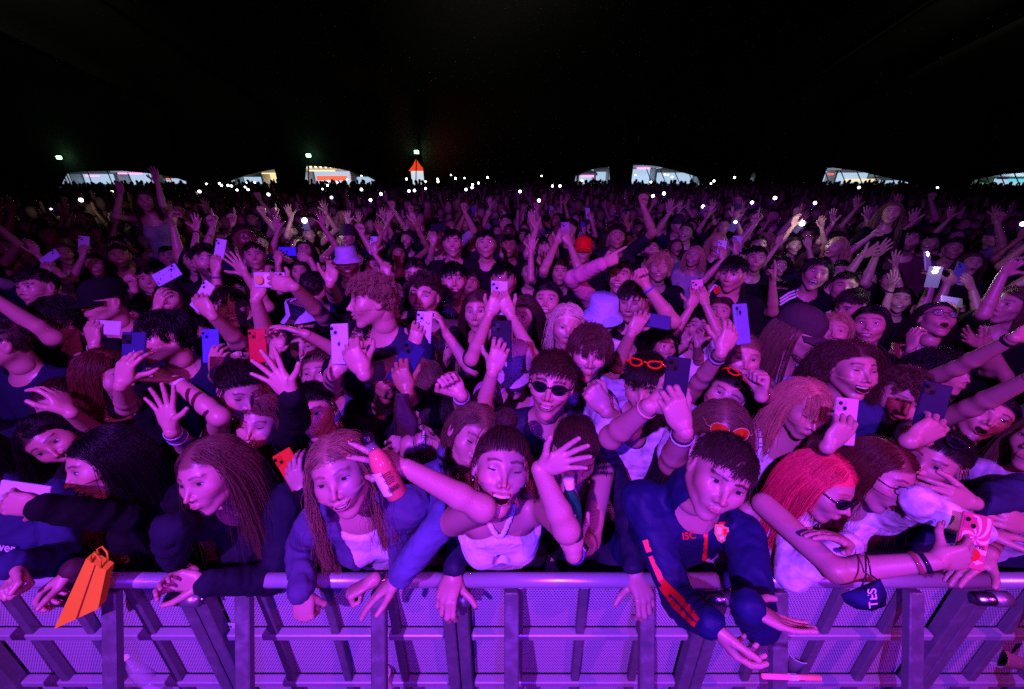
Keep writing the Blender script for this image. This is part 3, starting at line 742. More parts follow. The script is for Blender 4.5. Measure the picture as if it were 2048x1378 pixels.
    def skin_sdf(p):
        d = cap(p, (0,-.005,-.03), Hn, nr*1.12, nr)
        t = torso(p, -.010)
        clipr = sph(p, (0,.02,0), .34 if bare else .145)
        d = smin(d, smax(t, clipr, .02), .035)
        for a in AL:
            if a['hid'] and not bare: continue
            if top in ('long', 'hoodie', 'jacket', 'denim', 'shirtlong') and not a['sl']: continue
            d = smin(d, arm_d(p, a, 0, 0 if bare else .25), .03)
        return d
    def bb(pts, m): pts = np.array(pts); return pts.min(0)-m, pts.max(0)+m
    ps = [(0,0,-.02), Hn, (0,.1,-.12), (-.15,0,-.1), (.15,0,-.1)]
    for a in AL:
        if a['hid'] and not bare: continue
        if top in ('long', 'hoodie', 'jacket', 'denim', 'shirtlong') and not a['sl']: continue
        ps += [a['S'], a['E'], a['W']]
    if bare: ps += [(-sw,-.1,-.30), (sw,.12,-.30)]
    lo, hi = bb(ps, .075); h = BODH[lod]*.8
    V, F = polygonize(skin_sdf, lo, hi, h); V = V@Tm.T+N
    parts = [(V, F, None, None, 0)]
    hV, hF, m1, m2 = head_template(sex, ex, HEADH[lod])
    hs = np.array([1+.03*r.normal(), 1+.02*r.normal(), 1])*s
    jaw = 1+.05*r.normal()*(hV[:,2] < -.03)
    hv = (hV*hs*np.stack([jaw, jaw*0+1, jaw*0+1], 1))@M.T+H
    m2_ = m2.copy(); 
    if hn == 0: m2_[:,0] = 0
    parts.append((hv, hF, m1, m2_, 0))
    Vs = []; Fs4 = []; mats = []; M1 = []; M2 = []; base = 0; polys = []; fm = []
    def addp(V, F, a1=None, a2=None, slot=0):
        nonlocal base
        V = np.asarray(V, float); F = np.asarray(F)
        Vs.append(V); M1.append(np.zeros_like(V) if a1 is None else a1); M2.append(np.zeros_like(V) if a2 is None else a2)
        polys.append(F+base); fm.append(np.full(len(F), slot)); base += len(V)
    for q in parts: addp(*q)
    if lod < 3 or True:
        for V_, F_, sl in eye_parts(closed or (lod == 3), lod, look, .8 if ex == 's' else 1.): addp((np.array(V_)*hs)@M.T+H, F_, slot=sl)
        for V_, F_, sl in teeth_parts(ex): addp((np.array(V_)*hs)@M.T+H, F_, slot=sl)
    res = {}
    for a in A:
        E, W_ = a['E'], a['W']; fd = unit(W_-E)
        if 'd' in a:
            fd = img_dir(*a['d']) if isinstance(a['d'], tuple) else img_dir(a['d'])
        nn = DIRS[a.get('n', 'c')]; nn = unit(nn-fd*(nn@fd)+1e-4*PU)
        Zh = -nn; Xh = np.cross(fd, Zh)*a['s']
        a['fd'] = fd; a['nn'] = nn; a['Xh'] = Xh
        if a.get('hidden') and lod > 0: continue
        tv, tf, tips = hand_template(a.get('p', 'relaxed'), HANDH[lod]); hsz = s*(1.02 if not f else .93)*a.get('hs', 1)
        Rh = np.stack([Xh, fd, Zh], 1); v = (tv*hsz)@Rh.T+W_; tf_ = tf if a['s'] > 0 else tf[:, ::-1]
        addp(v, tf_)
        if 'nails' in a:
            for tp, td in tips:
                c = W_+(tp*hsz)@Rh.T; ddv = (td)@Rh.T; nrm = unit(Zh-ddv*(Zh@ddv)); 
                bx = MB().box((0,0,0), (.010,.015,.0025), bev=.001); Rn = np.stack([np.cross(ddv,nrm), ddv, nrm], 1)
                vv = np.concatenate(bx.V)@Rn.T+c+nrm*.0068+ddv*.003; F4 = [q_ for q_ in bx.F if len(q_) == 4]; addp(vv, F4, slot=5)
        a['hand'] = W_+fd*.09*hsz; a['Rh'] = Rh
        res[a['s']] = a
    V = np.concatenate(Vs)-off; fl = [q for q in polys]
    me = raw_mesh('person', V, fl, (M_skin, M_eye, M_iris, M_lash, M_teeth, M_nail), np.concatenate(fm), attrs={'mask': np.concatenate(M1), 'mask2': np.concatenate(M2)})
    root = obj('person', me, loc=foot); root.color = (*skin, 1); root['hair_colour'] = [float(c) for c in (*hc, 1)]; root['beard'] = float(beard)
    tag(root, label, 'person', group or 'festival goers pressed against the barrier')
    # clothing
    e0 = .008+.002*(top in ('hoodie','jacket','denim'))+.003*bare
    def cloth(name, sdf, lo, hi, mat, col, amp=.006, hh=1.):
        V, F = polygonize(sdf, lo, hi, BODH[lod]*hh)
        if len(V) == 0: return None
        V = V.astype(float); nrm = vnormals(V, F); V = V+nrm*(amp*vnoise(V, 16, seed)+amp*.6*vnoise(V*[1,1,2.2], 34, seed+1))[:, None]
        me = raw_mesh(name, V@Tm.T+N-off, [F], (mat,)); o = obj(name, me, root); o.color = (*col, 1); return o
    sleeve = {'tee': .72, 'shirt': .85, 'long': 2, 'hoodie': 2, 'jacket': 2, 'denim': 2, 'shirtlong': 2, 'tank': 0, 'crop': 0, 'strap': 0, 'vneck': .3}[top]
    pts = [(-.22,-.16,-.62), (.22,.17,.03)]
    for a in AL:
        if sleeve: pts += [a['S'], a['S']+(a['E']-a['S'])*min(sleeve,1)]
        if sleeve > 1 and not a['sl']: pts += [a['E'], a['W']]
    lo, hi = bb(pts, .075); lo[2] = max(lo[2], -.62)
    def top_sdf(p, e=e0):
        d = torso(p, e)
        if sleeve:
            for a in AL: d = smin(d, arm_d(p, a, e+(.006 if sleeve < 1 else .002 if fabric is M_shiny else .006), 0, min(sleeve, a['sl'] or 9, 1.97)), .035)
        nk = .082 if top in ('tee','long','shirt','shirtlong') else .095
        if top in ('hoodie', 'jacket', 'denim'):
            d = smin(d, np.maximum(np.abs(cap(p, (0,-.03,.03), (0,-.01,.055), .085))-.012, -p[:,1]*0-1), .02); nk = .072
        if top not in ('crop', 'strap'): d = smax(d, -cap(p, (0,.03,.03), (0,.075,.09), nk*s), .010)
        if top == 'vneck': d = smax(d, -cap(p, (0,.10,-.02), (0,.13,-.16), .055, .01), .01)
        if top in ('jacket', 'denim'):
            gap = np.maximum(np.abs(p[:,0])-(.055+.25*np.maximum(p[:,2]+.1, -.3)*.3), -p[:,1]+.02); d = smax(d, -gap, .01)
            d = np.maximum(d, -torso(p, e-.012)) if False else d
        if top in ('tank', 'strap'):
            yb = p[:,2]+.095-.02*(np.abs(p[:,0])/.1)
            body = smax(d, yb+ (.02 if top == 'strap' else 0), .01)
            q = p.copy(); q[:,0] = np.abs(q[:,0])
            st = np.maximum(np.abs(torso(p, e-.002))-.003, np.maximum(np.abs(q[:,0]-.085*s)-(.007 if top == 'strap' else .022), np.maximum(-p[:,2]-.14, p[:,2]-.05)))
            d = np.minimum(body, st)
        if top == 'crop':
            body = smax(d, p[:,2]+.030+.95*np.maximum(np.abs(p[:,0])-.014, 0)+.10*(p[:,1] < 0), .006); body = np.maximum(body, -(p[:,2]+.42))
            hole = ell(p, (0,.12,-.165*s), (.026,.09,.042)); body = smax(body, -hole, .004)
            q = p.copy(); q[:,0] = np.abs(q[:,0])
            a_, b_2 = np.array([.052,.10,-.13]), np.array([.045,-.01,.055])
            ln = b_2-a_; t_ = np.clip((q-a_)@ln/(ln@ln), 0, 1); wv = np.linalg.norm((q-a_-t_[:,None]*ln)[:, [0,2]], axis=1)
            # halter straps crossing in front of the throat
            p1, p2 = np.array([.060,-.135]), np.array([-.050,.035])
            def sd2(p1, p2):
                a2 = np.array(p1); v2 = np.array(p2)-a2; tt = np.clip((p[:, [0,2]]-a2)@v2/(v2@v2), 0, 1); return np.linalg.norm(p[:, [0,2]]-a2-tt[:,None]*v2, axis=1)
            ww = np.minimum(sd2((.020,-.06), (-.050,.045)), sd2((-.020,-.06), (.050,.045)))
            st = np.maximum(np.abs(np.minimum(torso(p, e-.002), cap(p, (0,-.005,-.03), Hn, nr*1.12+.004, nr+.004)))-.003, np.maximum(ww-.0075, np.maximum(-p[:,1], np.maximum(p[:,2]-.055, -.2-p[:,2]))))
            d = np.minimum(body, st)
        return d
    mat = fabric or {'denim': M_denim, 'jacket': M_cloth}.get(top, M_cloth)
    nm_ = {'tee': 't_shirt', 'shirt': 'shirt', 'long': 'sweatshirt', 'hoodie': 'hoodie', 'jacket': 'jacket', 'denim': 'denim_jacket', 'shirtlong': 'shirt', 'tank': 'vest_top', 'crop': 'crop_top', 'strap': 'strap_top', 'vneck': 't_shirt'}[top]
    if top in ('jacket', 'denim'):
        def un(p):
            d = torso(p, .004); return smax(d, -cap(p, (0,.03,.03), (0,.075,.09), .092*s), .01)
        cloth('t_shirt', un, (-.2,-.15,-.55), (.2,.18,.03), M_cloth, under or C_WHT, .003)
    cloth(nm_, top_sdf, lo, hi, mat, tc, .0012 if top in ('crop','strap') else .0048 if top in ('hoodie','jacket','denim','long') else .0038, .5 if top == 'crop' else .8 if top in ('strap','tank') and lod == 0 else 1.)
    # legs down to the ground
    if lod < 3 or True:
        g = MB(); hl_ = hip-off
        for sd in (-1, 1):
            a_ = hl_+X*sd*.085-[0,0,.06]; kn = np.array([a_[0]*.9+X[0]*sd*.02, a_[1]*.6-.02, a_[2]*.52]); an = np.array([X[0]*sd*.11, X[1]*sd*.11+.02, .09])
            g.tube([a_+[0,0,.10], a_, kn, an, an-[0,0,.05]], [.10,.095,.066,.055,.058], 8)
            g.box(an+[0,-.06,-.055], (.09,.26,.07), bev=.02)
        o = g.build('trousers', M_cloth, root, smooth=True); o.color = (.02,.025,.05,1) if seed % 3 else (.012,.012,.014,1)
    # hair
    if hair and hair != 'none':
        cnt = NHAIR[lod]; K = 14 if hair in ('long','wavy','bigcurly','mop','bangs','bob') else 8
        if lod >= 2: K = max(K-4, 6)
        mult = {'buzz': .8, 'bigcurly': 1.9, 'long': 1.25, 'wavy': 1.25, 'mop': 1.2, 'bangs': 1.1}.get(hair, 1.)
        P = hair_sim(hair, H, M, s, N, Tm, int(cnt*mult), K, seed, part)
        if hats: 
            ql = ((P-H)@M)/s; keep = ql[:, 0, 2] < .055 if hats[0] != 'none' else ql[:,0,2] < 9; P = P[keep]
            if hats[0] != 'none':
                ql = ((P-H)@M)/s; bad = (ql[:,:,2] > .035).any(1) & (np.abs(ql[:,:,0]) < .2).any(1); P = P[~((ql[:,2:5,2] > .05).any(1))]
        if hair in ('bun', 'tied') and lod < 2:
            P2 = hair_sim('bob', H, M, s, N, Tm, int(cnt*.35), K, seed+1, part); q0 = ((P2[:,0]-H)@M)/s
            P2 = P2[(q0[:,1] > .02) & (np.abs(q0[:,0]) > .045) & (q0[:,2] < .075)][:(60 if hair == 'bun' else 24)]; P = np.concatenate([P, P2])
        if len(P): make_hair(root, P, RHAIR[lod]*{'buzz': .5, 'curly': .9}.get(hair, 1.), hc)
    if hats and hats[0] != 'none': hat(root, H, M, s, hats[0], hats[1], off)
    for a_ in acc:
        if a_[0] in ('sun','cat','aviator','specs','wide'): eyewear(root, H, M, s, a_, off)
        elif a_[0] == 'earring':
            for sx in (-1, 1):
                c = H+s*M@np.array([sx*.079,-.006,-.034]); g = MB(); g.tube([c-off+.009*np.array([0,math.cos(t),math.sin(t)-1]) for t in np.linspace(0,6.28,9)], .0012, 5); g.build('earring', M_metal, root, smooth=True)
        elif a_[0] == 'necklace':
            g = MB()
            for t in np.linspace(-2.3, 2.3, 30):
                c = np.array([.062*math.sin(t), .012+.078*math.cos(t), -.028*math.cos(t)+.010]); g.box(Tm@c+N-off, (.006,.006,.006), bev=.002)
            o = g.build('necklace', M_plastic, root); o.color = (.8,.8,.85,1)
    for a in A:                                                # bands worn on wrists
        if a.get('band'):
            for j, bc in enumerate(a['band']):
                c = a['W']-unit(a['W']-a['E'])*(.022+.018*j)-off; ax = unit(a['W']-a['E']); g = MB(); rr_ = ur[3]+.0035
                x1 = unit(np.cross(ax, [0,.3,1])); x2 = np.cross(ax, x1)
                V = []; 
                for kk in range(14):
                    th = kk*2*math.pi/14
                    for zz, dr in ((-.006,0),(-.005,.002),(.005,.002),(.006,0)): V.append(c+ax*zz+(rr_+dr+.0012*j)*(math.cos(th)*x1+math.sin(th)*x2))
                g.add(V, [(kk*4+q, kk*4+q+1, ((kk+1)%14)*4+q+1, ((kk+1)%14)*4+q) for kk in range(14) for q in range(3)])
                o = g.build('wristband', M_plastic, root, smooth=True); o.color = (*bc, 1)
        if 'ph' in a and a.get('p'):
            ph = a['ph']; fd, nn = a['fd'], a['nn']
            up_ = img_dir(*ph['a']) if isinstance(ph['a'], tuple) else img_dir(ph['a']); pn = -PF+.25*r.normal()*PR+.12*r.normal()*PU
            if 'at' in ph: c = at(ph['at'][0], ph['at'][1], topx(a['hand'])[2]+ph.get('dz', .03))
            else: c = a['hand']+nn*.022*s+fd*.02
            pn = unit(pn-up_*(pn@up_))
            phone(c, up_, pn, ph.get('c', C_BLK), ph['l'], lod, logo=ph.get('logo'), sticker=ph.get('st'), torch=ph.get('t', 0))
    root['_lod'] = lod; del root['_lod']
    PEOPLE.append((H, foot)); res['H'] = H; res['M'] = M; res['N'] = N; res['T'] = Tm; res['root'] = root; res['off'] = off; res['s'] = s
    return res
PEOPLE = []
M_screen = simple('phone_screen', (.01,.01,.012), .1, Emission_Color=(.25,.2,.3,1), Emission_Strength=.35)
M_torch = simple('torch_glow', (1,1,1), .5, Emission_Color=(1,1,.94,1), Emission_Strength=9)
M_torch.cycles.emission_sampling = 'NONE'; M_screen.cycles.emission_sampling = 'NONE'
M_clear = simple('clear_lens', (.8,.85,.9), .05, Alpha=.18)
M_orange = simple('orange_lens', (.65,.09,.01), .08, Alpha=.75, Coat_Weight=.6)
# ------------------------------------------------------------------ the setting: ground, big top tent, stalls outside
def structure(o): o['kind'] = 'structure'; return o
M_ground = simple('trodden_ground', (.035,.03,.022), .95, bump=(3, .8, .05, 6))
M_pit = simple('pit_floor', (.030,.030,.034), .8, bump=(25, .5, .01, 4))
M_canvas, n_, b_ = nodes('dark_canvas'); setp(b_, Roughness=.9, Specular_IOR_Level=.1)
_tc = n_.nodes.new('ShaderNodeTexCoord'); _nz = n_.nodes.new('ShaderNodeTexNoise'); _nz.inputs['Scale'].default_value = 3; _nz.inputs['Detail'].default_value = 8
n_.links.new(_tc.outputs['Object'], _nz.inputs['Vector']); n_.links.new(mixrgb(n_, _nz.outputs['Fac'], (.022,.022,.019,1), (.055,.055,.048,1)), b_.inputs['Base Color'])
M_white = simple('white_pvc', (.75,.78,.8), .5); M_redc = simple('red_roof', (.75,.05,.02), .5)
g = MB().add([(-160,-20,0),(160,-20,0),(160,160,0),(-160,160,0)], [(0,1,2,3)]); structure(g.build('ground', M_ground))
g = MB().add([(-9,-2,.004),(9,-2,.004),(9,.55,.004),(-9,.55,.004)], [(0,1,2,3)]); structure(g.build('pit_floor', M_pit))
TY = 45.
def onwall(px, py, Y=TY): r = ray(px, py); return CAM+r*(Y/r[1])
EDGE = [(-900,420),(121,420),(135,346),(165,343),(200,342),(245,342),(290,346),(325,350),(355,357),(382,366),(392,420),(452,420),(462,362),(490,351),(520,344),(545,339),(567,337),(568,420),(612,420),(613,332),(640,333),(660,335),(690,340),(715,347),(735,353),(752,362),(758,420),
 (815,420),(816,312),(852,312),(853,420),(1140,420),(1152,352),(1172,343),(1195,336),(1218,334),(1219,420),(1256,420),(1257,330),(1285,330),(1315,333),(1350,341),(1375,348),(1394,354),(1410,420),(1486,420),(1492,352),(1510,345),(1511,420),(1627,420),(1634,335),(1670,336),(1710,341),(1750,350),(1790,359),(1830,368),(1860,374),(1868,420),(1918,420),(1928,368),(1960,357),(2005,349),(2060,345),(2140,346),(2200,354),(2260,380),(2280,420),(3400,420)]
bot = [onwall(*e) for e in EDGE]; bot = [np.array([b[0], TY, max(b[2], 0.)]) for b in bot]
xs = [b[0] for b in bot]; V = list(bot)+[np.array([x, TY-.6+.35*math.sin(x*.5), 8.2]) for x in xs]; n = len(bot)
rows = [(38, 9.6), (26, 12.5), (12, 13.6), (2, 12.0), (-8, 8.5)]
F = [(i, i+1, n+i+1, n+i) for i in range(n-1)]
for (yy, zz) in rows:
    k = len(V)//n; V += [np.array([x, yy, zz+.10*math.sin(x*.22+yy)]) for x in xs]; F += [((k-1)*n+i, (k-1)*n+i+1, k*n+i+1, k*n+i) for i in range(n-1)]
g = MB().add(V, F); tent = g.build('big_top_tent', M_canvas, smooth=True); tag(tent, 'dark big top canopy over the crowd with arched openings along its far edge', 'tent')
M_pole = simple('tent_pole', (.02,.02,.02), .6); M_green = simple('green_lamp', (.2,1,.5), .5, Emission_Color=(.35,1,.55,1), Emission_Strength=9)
ORD = ['first','second','third','fourth','fifth','sixth','seventh','eighth','ninth','tenth','eleventh','twelfth']
def seamw(px0, py0, px1, py1): g.tube([onwall(px0,py0,TY-.15), onwall(px1,py1,TY-.15)], .05, 6)
for k, (px, py, d) in enumerate(((118,315,'beside the leftmost lit opening'),(617,311,'above the red lit food stall'),(833,304,'above the red pointed kiosk'))):
    g = MB(); b = onwall(px-4 if k else px+26, 372, TY-1.); t = onwall(px, py, TY-1.); g.tube([(b[0],b[1],0), t], .05, 6); o = g.build('lamp_pole', M_pole); tag(o, 'thin tent pole with a small green exit lamp '+d, 'lamp pole', 'exit lamp poles at the tent edge')
    MB().box(t, (.42,.2,.30), bev=.04).build('green_lamp', M_green, o)
for (x0,x1,st) in ((180,380,41),(1300,1400,28),(1655,1850,33),(1945,2200,30)):
    for px in range(x0, x1, st):
        g = MB(); g.tube([onwall(px-7, 338+(px-x0)*.08, TY-.3), onwall(px+8, 378, TY-.3)], .045, 5)
        tag(g.build('side_pole', M_pole), f'dark side pole, {ORD[(px-x0)//st]} from the left across the '+{180:'leftmost',1300:'centre right',1655:'right',1945:'rightmost'}[x0]+' lit opening', 'pole', 'side poles across the lit tent openings')
def emi(name, c, s):
    m = simple(name, c, .6, Emission_Color=(*c,1), Emission_Strength=s); m.cycles.emission_sampling = 'NONE'; return m
M_lit = emi('interior_glow', (.55,.75,1.), .75); M_litw = emi('counter_glow', (1.,.75,.4), 1.1); M_litr = emi('red_front_glow', (1.,.12,.06), 1.3); M_pinks = emi('pink_sign', (1.,.25,.7), 2.2); M_bulb = emi('bulb', (1.,.85,.45), 4)  # interior, counter and red front glow themselves in place of lamps inside
def stall(px0, px1, ytop, Y, label, front, signs=(), bulbs=0, kind='food_stall', cat='stall', peak=.5):
    a = onwall(px0, 345, Y); b = onwall(px1, 345, Y); zt = onwall(px0, ytop, Y)[2]; x0, x1 = a[0], b[0]; w_ = x1-x0; cx = (x0+x1)/2
    root = bpy.data.objects.new(kind, None); COL.objects.link(root); root.location = (cx, Y, 0); tag(root, label, cat, 'lit stalls outside the tent')
    L_ = lambda m: root
    MB().box((0,1.6,zt/2), (w_, .12, zt)).build('back_wall', M_white, root); 
    for sx in (-1,1): MB().box((sx*w_/2,.8,zt/2), (.1,1.5,zt)).build('side_wall', M_white, root)
    MB().box((0,0,.55), (w_*.96,.35,1.1), bev=.03).build('counter', M_white, root)
    MB().box((0,1.50,zt*.62), (w_*.9,.06,zt*.52)).build('interior_glow', front, root)
    g = MB(); h = w_/2+.25; g.add([(-h,-.4,zt),(h,-.4,zt),(h,2,zt),(-h,2,zt),(-h*.15,.8,zt+peak),(h*.15,.8,zt+peak),(-h,-.4,zt-.28),(h,-.4,zt-.28)], [(0,1,5,4),(1,2,5),(2,3,4,5),(3,0,4),(6,7,1,0)]); g.build('roof', M_white, root)
    for (sx, sz, sw, sh, m) in signs: MB().box((sx*w_, -.45, sz*zt), (sw*w_, .05, sh)).build('sign', m, root)
    for i in range(bulbs): MB().lathe([(0,.12),(.1,.05),(.1,-.05),(0,-.12)], 6, c=(-w_*.45+w_*.9*i/max(bulbs-1,1), -.5, zt+.12)).build('bulb', M_bulb, root)
    return root
stall(136,225,343,54,'white lit marquee with blue glow in the leftmost tent opening',M_lit,[(.1,.8,.3,.12,M_pinks)])
stall(232,300,340,52,'white food van front with pink sign behind the leftmost opening',M_lit,[(0,.86,.7,.14,M_pinks)])
stall(306,372,352,56,'low pale marquee at the tapering end of the leftmost opening',M_lit,[(.0,.8,.12,.2,M_litr)])
stall(468,520,349,55,'pale blue stall at the narrow end of the second opening',M_lit,[])
stall(523,566,340,53,'yellow lit burger stall beside the dark tent leg',M_litw,[(0,.86,.8,.14,M_litw)])
stall(613,700,336,52,'red fronted food stall under a row of bulbs',M_lit,[(-.1,.9,.6,.15,M_litw),(.1,.62,.7,.5,M_litr)],bulbs=9)
stall(702,750,349,55,'pale stall beside the red fronted food stall',M_lit,[])
stall(1158,1190,346,54,'pink signed stall at the narrow end of the centre right opening',M_lit,[(0,.85,.8,.2,M_pinks)])
stall(1192,1218,338,55,'pale lit stall left of the central dark tent leg',M_lit,[])
stall(1258,1310,331,53,'blue white stall with pink sign right of the dark tent leg',M_lit,[(.0,.9,.5,.16,M_pinks)])
stall(1314,1400,340,56,'long white marquee wall under the centre right arch',M_lit,[])
stall(1488,1512,349,54,'small pale stall seen in the narrow slit opening',M_lit,[])
stall(1634,1672,335,53,'blue lit stall at the left end of the right opening',M_lit,[(.1,.75,.3,.2,M_litr)])
stall(1676,1760,340,56,'pale marquee with a cream counter in the middle of the right opening',M_lit,[(0,.55,.7,.35,M_litw)])
stall(1764,1850,356,55,'low blue marquee at the tapering end of the right opening',M_lit,[])
stall(1925,1990,364,50,'white stall with green board in the rightmost opening',M_lit,[(.1,.8,.2,.3,emi('green_board',(.2,1,.3),1.2))])
stall(1995,2090,353,49,'blue lit stall at the right edge of the picture',M_lit,[(-.1,.8,.4,.3,emi('teal_board',(.1,.6,.7),1.2))])
M_marq = emi('marquee_wall_glow', (.60,.76,1.), .42)  # wall emits its own light, standing in for floodlight falling on it
for px0, px1, lb in ((100,400,'leftmost'),(440,770,'second'),(1130,1225,'small centre right'),(1250,1420,'centre right arched'),(1620,1880,'right'),(1905,2300,'rightmost')):
    a = onwall(px0, 345, 62); b = onwall(px1, 345, 62); zt = onwall(px0, 326, 62)[2]; w_ = b[0]-a[0]
    root = bpy.data.objects.new('long_marquee', None); COL.objects.link(root); root.location = ((a[0]+b[0])/2, 62, 0); tag(root, f'long white lit marquee filling the background of the {lb} opening', 'marquee', 'lit stalls outside the tent')
    MB().box((0,0,zt/2), (w_,.2,zt)).build('wall', M_marq, root); MB().box((0,.6,zt+.15), (w_+.4,1.8,.3), bev=.1).build('roof', M_white, root)
    for k in range(int(w_/4)): MB().box((-w_/2+2+4*k,-.16,zt/2), (.14,.08,zt)).build('wall_post', M_white, root)
# red pointed kiosk
a = onwall(834.5, 345, 50); root = bpy.data.objects.new('kiosk', None); COL.objects.link(root); root.location = (a[0], 50, 0); tag(root, 'white kiosk with a red pointed roof glowing beyond the tent edge', 'kiosk')
zt = onwall(834, 341, 50)[2]; zp = onwall(834, 317, 50)[2]
MB().lathe([(.72,0),(.72,zt)], 8).build('wall', emi('kiosk_white_glow', (.7,.85,1.), .8), root); MB().lathe([(1.0,zt-.05),(.42,zt+(zp-zt)*.45),(0,zp)], 12).build('roof', emi('kiosk_red_glow', (1.,.07,.02), .8), root)  # wall and roof emit light of their own to look lit
# the tent wall has to show the roof above the edge: a gap in the canvas behind which the kiosk stands
def plight(name, loc, w_, col, r=.4):
    d = bpy.data.lights.new(name, 'POINT'); d.energy = w_; d.color = col; d.shadow_soft_size = r; o = bpy.data.objects.new(name, d); COL.objects.link(o); o.location = loc
for px, c in ((220,(.6,.75,1)),(560,(1,.85,.6)),(680,(1,.5,.4)),(1310,(.6,.75,1)),(1720,(.7,.8,1)),(2030,(.6,.8,1))):
    p = onwall(px, 345, 49.5); plight('stall_flood', (p[0], 48.5, 4.2), 260, c)
p = onwall(850, 290, 40); plight('red_stall_glow', (p[0], 42.5, 4.6), 40, (1,.05,.02), .2)

# ------------------------------------------------------------------ crowd barrier
M_alu, n_, b_ = nodes('brushed_aluminium'); setp(b_, Base_Color=(.55,.55,.58,1), Metallic=.8, Roughness=.38); add_bump(n_, b_, 60, .25, .002, 4); 
_nz = n_.nodes.new('ShaderNodeTexNoise'); _nz.inputs['Scale'].default_value = 22; _nz.inputs['Detail'].default_value = 7; _tc = n_.nodes.new('ShaderNodeTexCoord'); n_.links.new(_tc.outputs['Object'], _nz.inputs['Vector'])
_r = n_.nodes.new('ShaderNodeMapRange'); _r.inputs[1].default_value=.35; _r.inputs[2].default_value=.65; _r.inputs[3].default_value = .25; _r.inputs[4].default_value = .55; n_.links.new(_nz.outputs['Fac'], _r.inputs[0]); n_.links.new(_r.outputs[0], b_.inputs['Roughness'])
n_.links.new(mixrgb(n_, _r.outputs[0], (.60,.60,.63,1), (.34,.34,.38,1)), b_.inputs['Base Color'])
M_perf, n_, b_ = nodes('perforated_sheet'); setp(b_, Base_Color=(.55,.55,.58,1), Metallic=.1, Roughness=.5)
_tc = n_.nodes.new('ShaderNodeTexCoord'); _sx = n_.nodes.new('ShaderNodeSeparateXYZ'); n_.links.new(_tc.outputs['Object'], _sx.inputs[0])
def mth(op, a, b=None):
    m = n_.nodes.new('ShaderNodeMath'); m.operation = op
    for i, v in enumerate((a, b)):
        if v is None: continue
        if hasattr(v, 'is_linked'): n_.links.new(v, m.inputs[i])
        else: m.inputs[i].default_value = v
    return m.outputs[0]
PT = .0105; u_ = mth('DIVIDE', _sx.outputs['X'], PT); v_ = mth('DIVIDE', _sx.outputs['Z'], PT*.87)
row = mth('FLOOR', v_); u2 = mth('ADD', u_, mth('MULTIPLY', mth('MODULO', row, 2.), .5))
fu = mth('SUBTRACT', mth('FRACT', u2), .5); fv = mth('SUBTRACT', mth('FRACT', v_), .5)
dd = mth('SQRT', mth('ADD', mth('MULTIPLY', fu, fu), mth('MULTIPLY', fv, fv))); hole = mth('LESS_THAN', dd, .28)
_tr = n_.nodes.new('ShaderNodeBsdfTransparent'); _mx = n_.nodes.new('ShaderNodeMixShader'); n_.links.new(hole, _mx.inputs[0]); n_.links.new(b_.outputs[0], _mx.inputs[1]); n_.links.new(_tr.outputs[0], _mx.inputs[2]); n_.links.new(_mx.outputs[0], n_.nodes['Material Output'].inputs[0])
M_rail = simple('polished_rail', (.62,.62,.66), .32, .5, bump=(90, .15, .001, 4))
RY, RZ = .937, 1.17; BW = .9145
names = ['left end', 'second from the left', 'middle', 'right of the middle', 'right end']
bar0 = None
def barrier():
    r = bpy.data.objects.new('crowd_barrier', None); COL.objects.link(r)
    MB().tube([(.012,0,RZ),(BW-.012,0,RZ)], .0245, 18).build('top_rail', M_rail, r, smooth=True)
    for x in (.025, BW-.025): MB().box((x,.012,RZ/2-.02), (.044,.050,RZ-.06), bev=.004).build('upright', M_alu, r)
    for x in (BW*.25+.0, BW*.5, BW*.75): MB().box((x,.022,RZ/2-.02), (.030,.030,RZ-.06), bev=.003).build('stiffener', M_alu, r)
    for z0, z1 in ((.860,1.145),(.560,.842),(.10,.542)):
        m = MB().add([(.052,.040,z0),(BW-.052,.040,z0),(BW-.052,.040,z1),(.052,.040,z1)], [(0,1,2,3)]); m.build('perforated_panel', M_perf, r)
    for z in (.85,.55,.085): MB().box((BW/2,.018,z), (BW-.104,.034,.030), bev=.004).build('shelf_rail', M_rail, r)
    for x in (BW*.22, BW*.725):
        g = MB(); a = np.array([x,-.012,RZ-.035]); b = np.array([x,-.47,.03]); d = unit(b-a); Mx = np.stack([[1,0,0], np.cross(d,[1,0,0]), d], 1); g.box((a+b)/2, (.050,.034,np.linalg.norm(b-a)), M=Mx, bev=.004); g.build('brace', M_alu, r)
    MB().box((BW/2,-.25,.018), (BW-.04,.5,.012), bev=.003).build('floor_plate', M_alu, r)
    MB().box((BW/2,.55,.022), (BW-.02,.95,.020), bev=.004).build('tread_plate', M_alu, r)
    MB().tube([(-.052,-.030,RZ-.052),(.052,-.030,RZ-.052)], .021, 14).build('hinge', M_metal, r, smooth=True)
    MB().tube([(.004,-.030,RZ-.052),(.060,-.030,RZ-.052)], .0245, 14).build('hinge_sleeve', M_alu, r, smooth=True)
    MB().tube([(.058,-.030,RZ-.052),(.072,-.030,RZ-.052)], .008, 8).build('hinge_pin', M_metal, r, smooth=True)
    return r
b0 = barrier()
for i in range(6):
    x0 = -.203+(i-3)*BW
    if i == 0: o = b0
    else:
        o = b0.copy(); COL.objects.link(o)
        for ch in b0.children:
            c = ch.copy(); COL.objects.link(c); c.parent = o
    o.location = (x0, RY, 0)
    tag(o, 'aluminium crowd barrier section '+['cut off at the left edge under the navy hoodie','under the orange paper bag and the long straight hair','under the purple jacket, left of the white crop top','under the white crop top and the green bottle','under the navy tracksuit man reaching down','under the two women leaning at the right edge'][i], 'crowd barrier', 'linked crowd barrier sections')
